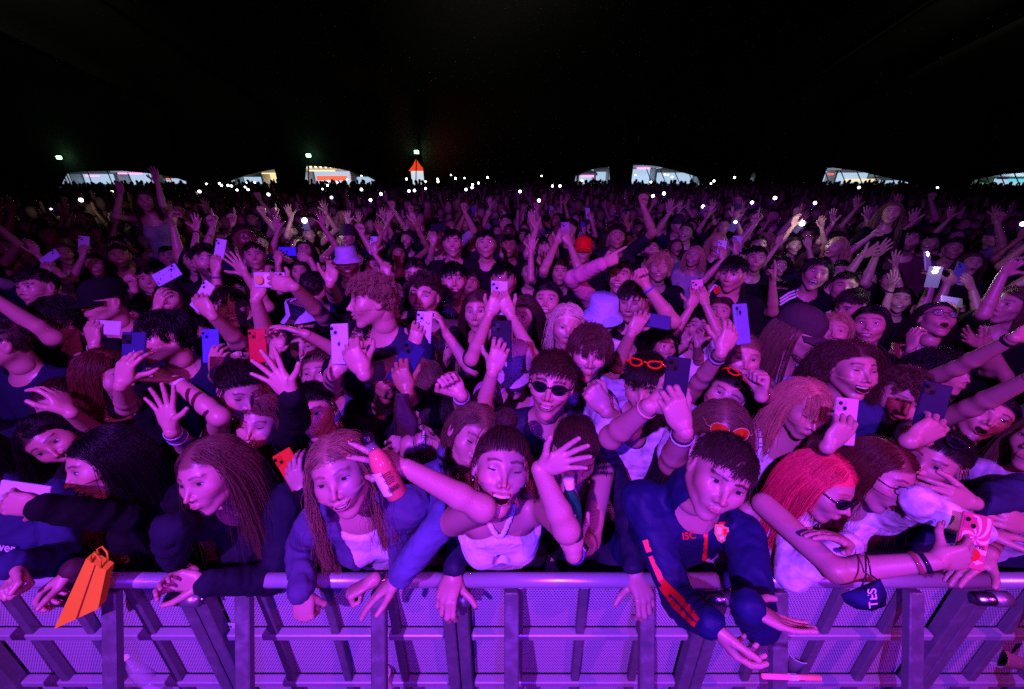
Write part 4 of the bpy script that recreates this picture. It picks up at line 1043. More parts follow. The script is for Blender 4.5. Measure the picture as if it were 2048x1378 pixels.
# ------------------------------------------------------------------ small print and props
M_print_w = simple('white_print', (.8,.8,.8), .6); M_print_r = simple('red_print', (.8,.02,.015), .55); M_print_k = simple('black_print', (.01,.01,.012), .6)
M_paperbag = simple('orange_paper', (.92,.55,.01), .6, bump=(30, .3, .004, 3)); M_pinkliq = simple('pink_drink', (.85,.10,.06), .15, Coat_Weight=.6); M_shell = simple('bottle_glass', (.8,.8,.85), .06, Alpha=.12, Coat_Weight=1.)
M_green_gl = simple('green_bottle', (.01,.22,.08), .08, Coat_Weight=1., Alpha=.8); M_clearp = simple('clear_bottle', (.7,.72,.8), .1, Alpha=.35, Coat_Weight=1.)
M_cup = simple('paper_cup', (.72,.70,.68), .6); M_gold = simple('gold_print', (.7,.45,.12), .5)
def text(s, parent, pos, Mx, size, mat, name='lettering'):
    """Mx columns: reading direction, up, normal"""
    cu = bpy.data.curves.new(name, 'FONT'); cu.body = s; cu.size = size; cu.extrude = .0004; cu.align_x = 'CENTER'; cu.align_y = 'CENTER'; cu.materials.append(mat); cu.offset = size*.012
    o = bpy.data.objects.new(name, cu); COL.objects.link(o); o.parent = parent
    bpy.context.view_layer.update(); me = bpy.data.meshes.new_from_object(o); bpy.data.objects.remove(o); o = obj(name, me, parent)
    from mathutils import Matrix
    m = Matrix([[*Mx[0], pos[0]], [*Mx[1], pos[1]], [*Mx[2], pos[2]], [0,0,0,1]]); o.matrix_local = m; return o
def stk(kind):
    def f(root, Rm, w_, l_):
        def put(m, name, mat): m.V = [np.concatenate(m.V)@Rm.T]; return m.build(name, mat, root)
        r = np.random.default_rng(5)
        if kind == 'dots':
            m = MB()
            for _ in range(16):
                x, y = r.uniform(-.42,.42)*w_, r.uniform(-.44,.25)*l_; m.lathe([(0,.0054),(.0032,.0054)], 6, c=(x,y,0))
            put(m, 'stickers', M_print_k)['kind'] = 'stuff'
        elif kind == 'swirl':
            m = MB()
            for a in range(0, 360, 45):
                V = []; 
                for i in range(7):
                    t = i/6; th = R_(a+t*70); rr_ = .004+t*.05
                    for dw in (-.5, .5): V.append((rr_*math.cos(th+dw*.32), max(min(.012+rr_*math.sin(th+dw*.32)*1.4, l_/2-.004), -l_/2+.004), .0053))
                V = [(max(min(x, w_/2-.004), -w_/2+.004), y, z) for x,y,z in V]; m.add(V, [(2*i,2*i+1,2*i+3,2*i+2) for i in range(6)])
            put(m, 'swirl_print', M_print_w); put(MB().lathe([(0,.0058),(.020,.0058)], 14, c=(0,-.035,0)), 'red_patch', M_print_r)
            o = text('HARRYS', root, Rm@np.array([0,-.012,.006]), Rm, .014, M_print_k)
        elif kind == 'photo':
            put(MB().box((.004,-.018,.0056), (.046,.056,.0012)), 'photo_frame', M_print_w); put(MB().box((.004,-.014,.0064), (.038,.038,.0008)), 'photo', M_print_k)
        elif kind == 'disc':
            g_ = put(MB().lathe([(0,.016),(.019,.016),(.021,.013),(.019,.005)], 16, c=(0,-.045,0)), 'grip_disc', M_gold); put(MB().box((0,.02,.0054), (.060,.085,.0008)), 'picture', M_print_w)
            m = MB()
            for a in range(0,360,45): m.tube([(0,.02,.0061),(.011*math.cos(R_(a)),.02+.011*math.sin(R_(a)),.0061)], .0009, 4)
            for s_ in (-1,1): m.tube([(0,.02+s_*.016,.0061),(0,.02+s_*.028,.0061)], .0008, 4)
            put(m, 'drawing', M_print_k)
        else:
            m = MB()
            for _ in range(9):
                x, y = r.uniform(-.38,.38)*w_, r.uniform(-.4,.2)*l_; m.lathe([(0,.0055),(.003,.0055),(.008,.0053)], 5, c=(x,y,0))
            o = put(m, 'flower_print', M_plastic); o.color = (.6,.2,.4,1); o['kind'] = 'stuff'
    return f
_phone0 = phone
def phone(c, up, nrm, col, label, lod=1, sticker=None, **k): return _phone0(c, up, nrm, col, label, lod, sticker=stk(sticker) if sticker else None, **k)
L, Rr = -1, 1
NV = (.03,.035,.11)
SHINY, PRINT = M_shiny, M_print
FG = 'front row leaning on the barrier'
# ---- front row
f0 = person(-75,925,128,'person in a dark navy hoodie cut off at the left end of the rail',yaw=-20,sex='f',hair='long',hc=H_BLK,top='hoodie',tc=NV,group=FG,arms=[dict(s=Rr,w=(20,1130),p='fist',d=-60,e=(120,1130))])
f1 = person(208,922,128,'woman in black shouting in profile and stretching her arm left for a selfie',yaw=-72,pitch=2,roll=0,sex='f',ex='o',hair='long',hc=H_BLK,top='long',tc=C_BLK,group=FG,byaw=-30,
 arms=[dict(s=L,w=(78,1012),e=(250,1035),z=1.18,p='phone',d=(172,.1),n='a',ph=dict(a=172,at=(50,990),c=(.62,.6,.7),l='white phone held out at the far left edge for a selfie',logo=(.85,.85,.9)))])
fb = person(232,1000,112,'person in a shiny brown jacket ducking under the selfie arm with the orange bag',pitch=48,yaw=-15,sex='f',hair='long',hc=H_AUB,top='hoodie',fabric=SHINY,tc=(.06,.03,.03),group=FG,lean=(.08,.1),
 arms=[dict(s=L,w=(150,1138),z=1.28,p='hook',d=(215,.2),n='d',nails=1)])
f2 = person(425,945,134,'woman with long straight brown hair and hoop earrings gazing left over clasped hands',yaw=-44,pitch=6,sex='f',hair='long',hc=H_LBR,part=0,top='long',tc=(.015,.016,.03),group=FG,byaw=-12,lean=(.03,.10),acc=[('earring',)],look=(-10,0),
 arms=[dict(s=Rr,w=(412,1165),e=(540,1165),z=1.24,p='clasp',d=(170,.1),n='c'),dict(s=L,w=(350,1125),e=(340,1080),z=1.30,p='clasp',d=(-70,.1),n='a')])
f3 = person(684,945,150,'smiling woman with wavy blonde hair in an open purple jacket over a white top',yaw=-16,pitch=10,roll=-8,sex='f',ex='s',hair='wavy',hc=(.34,.19,.11),top='jacket',tc=C_PUR,group=FG,lean=(.02,.12),part=.0,
 arms=[dict(s=L,w=(604,1182),e=(592,1060),z=1.25,p='fist',d=(-82,.1),n='a',band=[(.1,.08,.12)]),dict(s=Rr,w=(748,1160),e=(818,1085),z=1.25,p='fist',d=(205,.15),n='d')])
f4 = person(944,872,124,'woman with light brown hair looking down in a blue denim jacket behind the crop top',yaw=14,pitch=16,roll=26,sex='f',closed=1,hair='wavy',hc=H_LBR,top='denim',tc=C_BLU,fabric=M_denim,group=FG,lean=(0,.1),
 arms=[dict(s=L,w=(800,1150),e=(893,1035),z=1.22,p='flat',d=(218,.1),n='d')])
f5 = person(1003,938,152,'laughing woman in a white halter crop top holding a pink bottle',part=.02,yaw=6,pitch=-2,roll=9,sex='f',ex='g',closed=1,hair='bun',hc=(.06,.03,.02),top='crop',tc=C_WHT,group=FG,lean=(.0,.06),acc=[('earring',)],
 arms=[dict(s=L,w=(812,935),hs=.9,e=(905,990),z=.98,p='peace',d=(150,.25),n='l',nails=1,out=1.2),dict(s=Rr,w=(1080,938),z=.98,k=.78,hs=.86,e=(1112,1030),p='open',d=(28,.3),n='c',out=.5)])
f7 = person(1150,905,122,'person with tied brown hair and black straps holding a green bottle by the smartwatch',yaw=15,pitch=42,sex='f',hair='tied',hc=H_BRN,top='strap',tc=C_BLK,group=FG,lean=(.05,.08),
 arms=[dict(s=Rr,w=(1146,1108),e=(1165,1185),z=1.10,p='grip',d=(98,.1),n='a')])
f8 = person(1437,950,156,'man in a navy tracksuit top with red stripes reaching both hands down over the rail',yaw=12,pitch=12,roll=16,sex='m',hair='short',hc=(.05,.03,.022),top='hoodie',fabric=M_shiny,tc=(.012,.015,.075),slim=.88,group=FG,lean=(-.04,.14),
 arms=[dict(s=L,w=(1420,1245),hs=.85,e=(1338,1135),z=.95,p='relaxed',d=(-52,.1),n='r'),dict(s=Rr,w=(1492,1210),k=.80,out=.5,z=.90,hs=.80,p='flat',d=(-24,.2),n='u')])
f9 = person(1642,968,128,'woman with long bright red hair and dark sunglasses holding out a phone',yaw=66,pitch=14,sex='f',hair='long',hc=H_RED,top='strap',tc=C_WHT,group=FG,byaw=25,lean=(-.08,.06),acc=[('wide','eyes')],
 arms=[dict(s=L,w=(1868,1122),e=(1650,1150),z=1.08,p='phone',d=(12,.1),n='a',band=[(.02,.02,.03),(.3,.1,.08)],nails=1,ph=dict(a=78,at=(1945,1082),c=(.75,.12,.2),l='phone in a pink and red swirl case held by the red haired woman',st='swirl'))])
f10 = person(1757,945,130,'woman with auburn waves and glasses gaping in a white striped shirt',yaw=58,pitch=10,sex='f',ex='y',hair='wavy',hc=H_AUB,top='shirtlong',tc=C_WHT,fabric=M_print,group=FG,byaw=20,lean=(-.03,.08),acc=[('specs','eyes'),('earring',)],
 arms=[dict(s=L,w=(1700,1085),e=(1620,1080),z=1.2,p='flat',d=(160,.1),n='d'),dict(s=Rr,w=(1960,1062),e=(1850,1010),z=1.22,p='flat',d=(-5,.1),n='d')])
f11 = person(1868,920,122,'woman in a dark denim jacket with sunglasses on her hair squinting to the left',yaw=-22,pitch=10,roll=10,sex='f',hair='tied',hc=H_DRK,top='denim',tc=(.03,.035,.09),under=C_BLK,group=FG,acc=[('sun','head')],
 arms=[dict(s=Rr,w=(1945,1005),e=(2010,1020),z=1.2,p='relaxed',d=(165,.1),n='a')])
f12 = person(2095,890,125,'person in a pale long sleeved top cut off by the right edge, dark phone',yaw=-30,sex='f',hair='long',hc=H_LBR,top='long',tc=(.5,.5,.55),group=FG,
 arms=[dict(s=L,w=(2052,1052),e=(2080,1000),z=1.2,p='phone',d=(160,.1),n='a',ph=dict(a=160,at=(2010,1028),c=(.03,.02,.06),l='phone in a dark floral case at the right edge',st='floral'))])
person(2110,1010,120,'person at the right edge with a bare elbow resting on the rail',yaw=-40,sex='f',hair='tied',hc=H_DRK,top='tee',tc=C_NVY,group=FG,arms=[dict(s=L,w=(1975,1110),e=(2030,1140),z=1.2,p='flat',d=(200,.1),n='d')])
# ---- second row
person(128,812,105,'woman half hidden under an outstretched arm above the dark haired woman at left',yaw=-14,pitch=4,sex='f',hair='tied',hc=H_BRN,top='tee',tc=C_BLK)
person(112,880,112,'woman with dark hair and tilted head just left of the selfie taker',yaw=-8,pitch=12,roll=-32,sex='f',hair='long',hc=H_BLK,skin=MED,top='tee',tc=C_BLK)
person(300,875,92,'person singing behind the bracelet arm left of the straight haired woman',yaw=-5,pitch=-10,sex='f',ex='y',hair='tied',hc=H_DRK,top='tee',tc=C_BLK,arms=[dict(s=L,w=(112,795),e=(228,852),z=1.35,p='relaxed',d=(122,.1),n='l')])
person(215,752,104,'woman with auburn hair in profile behind the navy phone at left',yaw=52,pitch=12,sex='f',hair='bob',hc=H_AUB,top='tee',tc=C_BLK,arms=[dict(s=Rr,w=(243,770),e=(240,862),z=1.35,p='phone',d=(72,.1),n='a',nails=1,ph=dict(a=88,at=(268,708),c=(.03,.04,.13),l='navy phone held up just left of the wide open hand',logo=(.6,.6,.8)))])
person(325,674,98,'bearded man with dark floppy hair in profile left of the blue phone',yaw=-58,pitch=-6,sex='m',hair='mop',hc=H_BLK,beard=.6,top='tee',tc=C_NVY,byaw=-10)
person(112,640,84,'man with dark hair in profile with a bare arm raised off the left edge',yaw=-55,pitch=12,hair='mop',hc=H_BLK,top='tee',tc=C_BLK,arms=[dict(s=L,w=(-8,600),e=(122,690),p='open',d=(135,.1))])
person(2,690,92,'man cut off by the left edge with cropped hair and a large ear',yaw=-80,hair='neat',hc=H_DRK,top='tee',tc=C_NVY)
person(208,605,80,'man in a black cap with a hand before his face above the white phone',yaw=-52,hair='short',hats=('cap',C_BLK),hc=H_BLK,top='tee',tc=C_BLK,arms=[dict(s=L,w=(190,692),e=(200,760),p='grip',d=(95,.1),n='a',band=[(.7,.7,.75)],ph=dict(a=176,at=(213,655),c=(.65,.62,.8),l='white phone held sideways by the man in the black cap'))])
person(75,575,70,'man raising a spread hand with a phone near the left edge',yaw=-40,hair='short',hc=H_BLK,top='tee',tc=C_BLK,arms=[dict(s=L,w=(88,655),e=(70,720),p='phone',d=(105,.1),n='a')])
person(520,845,108,'laughing woman with shoulder length auburn hair in a black jacket',yaw=-24,pitch=4,roll=16,sex='f',ex='s',closed=1,hair='bob',hc=(.18,.07,.05),top='long',tc=C_BLK,arms=[dict(s=Rr,w=(606,985),e=(640,1060),z=1.4,p='phone',d=(112,.1),n='a',nails=1,ph=dict(a=120,at=(583,940),c=(.8,.08,.02),l='small orange red phone held low beside the purple jacket'))])
person(482,780,108,'woman with tied dark hair looking down behind the laughing auburn woman',yaw=16,pitch=26,roll=6,sex='f',ex='p',closed=1,hair='tied',hc=H_DRK,top='tank',tc=C_PUR,arms=[dict(s=L,w=(352,762),e=(432,825),z=1.5,p='relaxed',d=(150,.1),n='d',band=[(.7,.65,.7)])])
person(640,748,92,'woman with pulled back light hair smiling between two phones',yaw=-16,sex='f',ex='s',hair='tied',hc=H_LBR,top='tee',tc=C_PUR)
person(628,822,108,'woman with dark pulled back hair raising a black sleeved arm and open hand',yaw=-12,pitch=8,roll=-6,sex='f',hair='tied',hc=H_BLK,top='long',tc=C_BLK,arms=[dict(s=L,w=(586,792),e=(655,885),z=1.22,p='wide',d=(125,.15),n='c',band=[(.02,.02,.02)])])
person(455,892,96,'person behind the straight haired woman with many bracelets on a raised arm',yaw=0,pitch=20,sex='f',hair='long',hc=H_DRK,top='tank',tc=C_BLK,arms=[dict(s=L,w=(312,815),e=(395,895),z=1.22,p='wide',d=(100,.1),n='c',band=[(.55,.5,.7),(.05,.05,.06),(.12,.1,.3),(.6,.55,.6)])])
person(765,752,92,'wide eyed woman with tanned skin beside the dark navy phone',yaw=14,pitch=-10,sex='f',skin=TAN,hair='tied',hc=H_BLK,top='long',tc=C_BLK,arms=[dict(s=Rr,w=(815,785),e=(826,880),z=1.35,p='grip',d=(108,.1),n='a',sl=1.2,nails=1,ph=dict(a=62,at=(812,727),c=(.02,.025,.10),l='dark navy phone tilted above the bandana wrist'))])
person(880,835,104,'person bowing so that only the parting of dark hair shows above bare shoulders',pitch=62,sex='f',hair='tied',hc=H_DRK,top='strap',tc=C_WHT)
person(852,765,96,'person with wavy blonde hair turned away behind the raised fist with wristbands',yaw=150,byaw=0,sex='f',hair='wavy',hc=H_LBR,top='tee',tc=C_BLK,arms=[dict(s=Rr,w=(922,790),e=(985,860),z=1.38,p='fist',d=(125,.1),n='c',band=[(.6,.55,.75),(.55,.5,.7)])])
s12 = person(1103,768,124,'smiling man in dark sunglasses with swept hair and a bead necklace',yaw=-6,pitch=4,roll=8,ex='s',hair='short',hc=(.07,.035,.02),top='long',fabric=M_shiny,tc=(.02,.02,.05),acc=[('sun','eyes'),('necklace',)],lean=(0,.03),
 arms=[dict(s=L,w=(908,1140),e=(935,1010),z=1.36,p='hook',d=(255,.9),n='d'),dict(s=Rr,w=(1268,1138),e=(1250,1010),z=1.38,p='hook',d=(-75,.9),n='d')])
person(1178,706,104,'man with tousled curly hair in a pale denim shirt clenching a fist',yaw=4,pitch=8,roll=6,hair='mop',hc=(.11,.05,.03),top='shirt',fabric=PRINT,tc=(.42,.42,.52),arms=[dict(s=Rr,w=(1212,822),e=(1262,862),p='fist',d=(125,.1),n='a',sl=1.)])
person(1292,768,114,'man with red cat eye sunglasses on his hair filming with a black phone',yaw=-10,pitch=20,hair='fringe',hc=H_DRK,top='shirt',fabric=PRINT,tc=(.6,.58,.66),acc=[('cat','head')],
 arms=[dict(s=L,w=(1300,812),e=(1218,880),z=1.18,p='grip',d=(15,.05),n='a',band=[(.7,.4,.3)]),dict(s=Rr,w=(1368,862),e=(1335,960),z=1.15,p='grip',d=(112,.1),n='a',band=[(.03,.03,.04),(.6,.6,.6)],ph=dict(a=82,at=(1352,765),c=(.02,.02,.05),l='black phone held in both hands by the man with red sunglasses on his head'))])
person(1450,790,96,'woman with small red sunglasses pushed into her dark hair gazing up',yaw=-4,pitch=2,roll=22,sex='f',hair='tied',hc=H_BLK,top='tank',tc=C_BLK,acc=[('cat','head')],arms=[dict(s=L,w=(1442,705),e=(1400,800),z=1.45,p='phone',d=(66,.1),n='a',band=[(.05,.05,.05),(.3,.3,.4)],ph=dict(a=96,at=(1483,648),c=(.22,.25,.55),l='large blue marbled phone held high beside the shaved head'))])
person(1483,715,92,'person with a shaved head and chain necklace raising a fist with a dark band',yaw=10,pitch=2,sex='f',hair='buzz',hc=H_LBR,top='tank',tc=C_BLK,acc=[('necklace',),('earring',)],arms=[dict(s=Rr,w=(1522,792),e=(1522,905),z=1.42,p='fist',d=(88,.1),n='l',band=[(.02,.02,.05)])])
person(1440,862,118,'woman with brown hair and orange aviator sunglasses on her head looking down',pitch=52,yaw=10,sex='f',hair='wavy',hc=H_LBR,top='tee',tc=C_BLK,acc=[('aviator','head')])
person(1605,815,110,'woman with a strawberry blonde fringe looking down beside the pink phone',yaw=32,pitch=18,sex='f',closed=1,hair='bangs',hc=(.62,.28,.18),top='tank',tc=C_WHT,arms=[dict(s=Rr,w=(1655,893),e=(1590,950),z=1.25,p='phone',d=(52,.1),n='a',nails=1,ph=dict(a=84,at=(1690,843),c=(.75,.45,.62),l='pink phone with two lenses held below the curly haired woman'))])
person(1702,738,106,'laughing woman with a huge mass of dark curls',yaw=30,pitch=-6,roll=-4,sex='f',ex='g',closed=1,hair='bigcurly',hc=(.07,.03,.022),top='tee',tc=(.03,.04,.12))
person(1797,795,106,'young man with short curls smiling at a dark phone on the right',yaw=14,pitch=8,roll=12,ex='s',hair='curly',hc=(.13,.07,.045),top='tee',tc=C_WHT,arms=[dict(s=Rr,w=(1818,882),e=(1760,940),z=1.25,p='phone',d=(32,.1),n='a',ph=dict(a=74,at=(1864,812),c=(.02,.025,.06),l='big dark phone held by the smiling young man with curls'))])
person(1968,832,102,'woman with parted lips under her own outstretched bare arm at right',yaw=8,roll=16,sex='f',ex='y',hair='long',hc=H_BLK,top='tank',tc=C_BLK,arms=[dict(s=L,w=(2065,755),e=(1925,862),z=1.35,p='open',d=(25,.1))])
person(1890,742,86,'person with frizzy dark hair stretching an arm across to the right edge',yaw=50,sex='f',hair='bigcurly',hc=H_BLK,top='tank',tc=C_BLK,arms=[dict(s=L,w=(2030,675),e=(1915,745),z=1.55,p='open',d=(25,.1),band=[(.02,.02,.02)])])
person(1598,668,94,'person in a dark baseball cap in profile with long hair and pale knit top',yaw=68,pitch=4,hair='long',hc=H_LBR,sex='f',hats=('cap',(.06,.04,.045)),top='long',fabric=M_knit,tc=(.36,.32,.5),byaw=20)
person(1668,664,74,'smiling blonde woman beside the dark baseball cap',yaw=-6,sex='f',ex='s',hair='bob',hc=H_BLD,top='tee',tc=C_BLK)
person(1740,650,76,'smiling woman with long black waves right of the blonde',yaw=-12,roll=-8,sex='f',ex='s',hair='wavy',hc=H_BLK,top='tee',tc=C_BLK)
person(1872,640,74,'woman with head thrown back singing in thin glasses',yaw=16,pitch=-32,sex='f',ex='y',hair='long',hc=H_DRK,top='tank',tc=C_BLK,acc=[('specs','eyes')],arms=[dict(s=L,w=(1822,700),e=(1800,770),p='hook',d=(88,.1),n='r')])
person(1990,690,70,'person clapping dark hands under the crossing arms at right',yaw=-20,sex='f',hair='bob',hc=H_LBR,skin=MED,top='tee',tc=C_BLK,arms=[dict(s=L,w=(1960,690),e=(1990,750),p='open',d=(150,.1)),dict(s=Rr,w=(1985,700),p='open',d=(130,.1))])
person(1133,652,84,'person with a platinum blonde bob in a black top',yaw=6,pitch=8,roll=5,sex='f',hair='bob',hc=H_PLT,top='long',tc=C_BLK)
person(1205,640,76,'man in a fluffy pale blue bucket hat and glasses',yaw=4,pitch=8,hair='short',hc=H_DRK,hats=('bucket',(.45,.5,.85)),top='shirt',fabric=PRINT,tc=C_WHT,acc=[('specs','eyes')],arms=[dict(s=Rr,w=(1262,668),e=(1232,740),p='phone',d=(60,.1),n='a',ph=dict(a=170,at=(1312,642),c=(.05,.06,.2),l='dark blue phone held sideways by two overlapping hands'))])
person(1262,602,74,'man with dark side swept hair and lowered eyes behind the bucket hat',yaw=-8,pitch=10,closed=1,hair='fringe',hc=H_DRK,top='tee',tc=C_BLK,arms=[dict(s=Rr,w=(1292,572),e=(1335,628),p='fist',d=(120,.1),n='c',band=[(.12,.1,.5)])])
person(1240,552,66,'grinning man in a pink long sleeved top pointing with a raised arm',yaw=-10,ex='s',hair='short',hc=H_DRK,top='long',tc=C_PNK,arms=[dict(s=L,w=(1205,528),e=(1150,556),p='point',d=(25,.1),n='a')])
person(1095,602,72,'laughing woman with dark wavy hair and a white collar',yaw=-8,sex='f',ex='s',hair='wavy',hc=H_BLK,top='tee',tc=C_WHT)
person(1046,630,76,'woman with long straight hair gazing left beside two raised forearms',yaw=-22,pitch=6,sex='f',hair='long',hc=H_BRN,top='tank',tc=(.3,.05,.12))
person(956,622,78,'pale woman with long hair glancing aside left of the raised phone',yaw=-10,pitch=2,sex='f',hair='long',hc=H_BRN,top='tank',tc=C_BLK)
person(1007,560,70,'man with dark fringe behind the phone with a square photo on its case',yaw=2,skin=MED,hair='fringe',hc=H_BLK,top='tee',tc=C_BLK)
person(1002,668,84,'woman hidden behind both her raised forearms holding up a phone',yaw=0,pitch=10,sex='f',hair='long',hc=H_DRK,top='tee',tc=C_BLK,arms=[dict(s=L,w=(978,632),e=(948,712),z=1.75,p='grip',d=(65,.1),n='a'),dict(s=Rr,w=(1022,632),e=(1058,700),z=1.75,p='grip',d=(115,.1),n='a',ph=dict(a=88,at=(998,596),c=(.62,.6,.78),l='lilac phone with a square photo on its case in two raised hands',st='photo'))])
person(1030,742,98,'woman in a pink metallic top and pale visor cap filming with a black phone',yaw=-4,pitch=14,sex='f',hair='wavy',hc=H_BLD,hats=('cap',(.6,.4,.5)),top='tee',fabric=M_shiny,tc=(.6,.18,.5),arms=[dict(s=L,w=(985,745),e=(958,835),z=1.42,p='phone',d=(72,.1),n='a',ph=dict(a=90,at=(1003,682),c=(.015,.015,.02),l='black phone held upright in the centre of the crowd',logo=(.2,.2,.22)))])
person(880,702,80,'woman with a blonde fringe looking up under her raised wrist',yaw=4,pitch=-12,sex='f',hair='bangs',hc=H_BLD,top='tee',tc=C_BLK,arms=[dict(s=Rr,w=(893,668),e=(945,740),p='relaxed',d=(110,.1),n='l'),dict(s=L,w=(826,697),e=(815,760),p='phone',d=(75,.1),n='a',ph=dict(a=86,at=(848,655),c=(.6,.55,.8),l='lilac phone with small stickers left of the blonde fringe',st='dots'))])
person(745,602,98,'young man with blond curls in profile grinning to the left',yaw=-76,pitch=-4,ex='s',hair='curly',hc=(.34,.2,.12),top='tee',tc=(.02,.022,.06),byaw=-25)
person(848,592,84,'man with open mouth and curly quiff singing left of the bearded man',yaw=-16,pitch=-4,roll=8,ex='g',closed=1,hair='curly',hc=(.06,.035,.025),top='long',tc=(.10,.05,.05))
s37 = person(908,562,72,'bearded man with dark fringe grinning in a black t-shirt',yaw=2,ex='s',hair='fringe',hc=H_BLK,beard=.75,top='tee',tc=C_BLK)
person(728,672,94,'man with messy dark hair filming with a silver phone in both hands',yaw=-6,pitch=4,hair='mop',hc=H_BLK,top='vneck',tc=C_BLK,arms=[dict(s=L,w=(668,748),e=(660,830),z=1.5,p='grip',d=(60,.1),n='a'),dict(s=Rr,w=(728,748),e=(745,850),z=1.45,p='grip',d=(118,.1),n='a',nails=1,ph=dict(a=92,at=(680,688),c=(.6,.58,.68),l='silver phone with a dark emblem held in both hands left of centre',logo=(.1,.08,.14)))])
person(752,872,70,'person in a purple quilted sleeve hidden below the dark navy phone',yaw=0,pitch=30,hair='short',hc=H_BLK,top='hoodie',tc=(.13,.12,.36),arms=[dict(s=L,w=(735,780),e=(745,860),z=1.35,p='fist',d=(100,.1))])
person(462,615,80,'smiling young man with a short dark fringe behind the white phone',yaw=2,ex='s',hair='fringe',hc=H_DRK,top='tee',tc=C_NVY,arms=[dict(s=L,w=(425,632),e=(490,690),p='phone',d=(125,.1),n='a',ph=dict(a=58,at=(405,592),c=(.68,.6,.78),l='white phone under spread fingers left of the smiling young man'))])
person(608,645,76,'man in a pale bucket hat holding a phone sideways in both hands',yaw=-4,hair='short',hc=H_DRK,hats=('bucket',(.55,.5,.75)),top='tee',tc=C_BLK,arms=[dict(s=L,w=(512,600),e=(535,690),z=1.95,p='phone',d=(72,.1),n='a'),dict(s=Rr,w=(588,574),e=(664,635),z=1.9,p='phone',d=(165,.1),n='a',ph=dict(a=0,at=(540,560),c=(.62,.5,.6),l='phone with an orange grip disc held sideways in two hands',st='disc'))])
person(480,695,76,'person with hair over the eyes between the blue and the red phone',yaw=4,pitch=4,sex='f',hair='bangs',hc=H_BRN,top='tank',tc=C_BLK,arms=[dict(s=L,w=(428,748),e=(445,830),z=1.7,p='phone',d=(82,.1),n='a',ph=dict(a=92,at=(422,692),c=(.10,.12,.75),l='bright blue phone held upright left of the red phone'))])
person(610,698,80,'grinning woman with long nails and hands joined above the red phone',yaw=-6,sex='f',ex='s',hair='wavy',hc=H_BLK,top='tee',tc=C_BLK,arms=[dict(s=L,w=(548,712),e=(530,790),z=1.75,p='phone',d=(70,.1),n='c',nails=1,ph=dict(a=94,at=(516,692),c=(.55,.015,.03),l='dark red phone held upright between the blue phone and the silver one')),dict(s=Rr,w=(612,668),e=(665,700),z=1.8,p='flat',d=(160,.1),n='d',nails=1)])
person(340,598,62,'person behind the pale blue phone wearing a black wristband',yaw=-10,sex='f',hair='wavy',hc=H_BLK,top='tee',tc=C_BLK,arms=[dict(s=L,w=(318,602),e=(312,680),z=2.0,p='phone',d=(72,.1),n='a',band=[(.02,.02,.02)],ph=dict(a=28,at=(334,550),c=(.45,.45,.85),l='pale blue patterned phone tilted at left with a black wristband below',st='dots'))])
person(258,640,66,'person with raised fist and pale wristband near the pale blue phone',yaw=-10,hair='short',hc=H_BLK,top='tee',tc=C_BLK,arms=[dict(s=L,w=(242,578),e=(270,640),z=2.1,p='fist',d=(108,.1),n='c',band=[(.7,.65,.8)])])
person(395,665,70,'person raising a bare forearm between the beard and the blue phone',yaw=-25,hair='curly',hc=H_BLK,top='tee',tc=C_BLK)
# ---- further back
bk = 'festival goers in the middle of the crowd'
def B(px, py, hp, label, **k): return person(px, py, hp, label, group=bk, **k)
B(300,560,54,'person raising a big fist above the pale blue phone',hair='short',hc=H_BLK,top='long',tc=C_NVY,arms=[dict(s=L,w=(290,530),e=(296,600),z=2.1,p='fist',d=(92,.1),n='c',sl=1.4)])
B(95,575,54,'person filming with a pale phone at the left',yaw=-15,hair='short',hc=H_BLK,arms=[dict(s=L,w=(100,555),e=(118,610),p='phone',d=(110,.1),n='a',band=[(.02,.02,.02)],ph=dict(a=35,at=(100,516),c=(.55,.5,.85),l='pale lilac phone tilted up at the left of the crowd'))])
B(190,530,44,'person with a small white phone held overhead at left',hair='bob',hc=H_BLK,sex='f',arms=[dict(s=L,w=(165,515),p='phone',d=(85,.1),n='a',ph=dict(a=88,at=(168,489),c=(.6,.6,.8),l='small white phone held upright at the left of the crowd'))])
B(240,512,46,'man with tanned skin and stubble right of the small white phone',skin=TAN,beard=.6,hair='short',hc=H_BLK)
B(291,402,40,'woman in a strap top sitting on shoulders with both arms raised',sex='f',hair='wavy',hc=H_BRN,top='tank',tc=C_GRY,arms=[dict(s=L,w=(240,392),e=(232,440),p='relaxed',d=(80,.1)),dict(s=Rr,w=(315,365),e=(325,420),p='open',d=(100,.1))])
B(330,560,50,'person with a raised bent wrist right of the big fist',hair='short',hc=H_BLK,arms=[dict(s=Rr,w=(347,455),e=(350,520),p='hook',d=(88,.1),n='r')])
B(385,520,46,'person waving an open hand beside the bent wrist',sex='f',hair='long',hc=H_BLK,arms=[dict(s=Rr,w=(393,462),e=(392,520),p='wide',d=(85,.1),band=[(.02,.02,.02)])])
B(412,522,62,'bearded man with curls shouting to the left',yaw=12,ex='y',hair='curly',hc=H_BLK,beard=.7,top='hoodie',tc=C_BLK)
B(470,585,60,'person reaching both hands up around a white phone',hair='short',hc=H_BLK,arms=[dict(s=L,w=(432,548),e=(438,620),p='grip',d=(88,.1),n='a',band=[(.1,.08,.2)],ph=dict(a=80,at=(440,500),c=(.62,.55,.75),l='white phone gripped by a banded hand left of centre')),dict(s=Rr,w=(492,550),e=(530,600),p='open',d=(125,.1),n='c')])
B(510,512,54,'calm man with short dark hair behind the reaching hands',hair='short',hc=H_DRK)
B(538,545,48,'person with pulled back hair above the sideways phone',sex='f',hair='tied',hc=H_DRK)
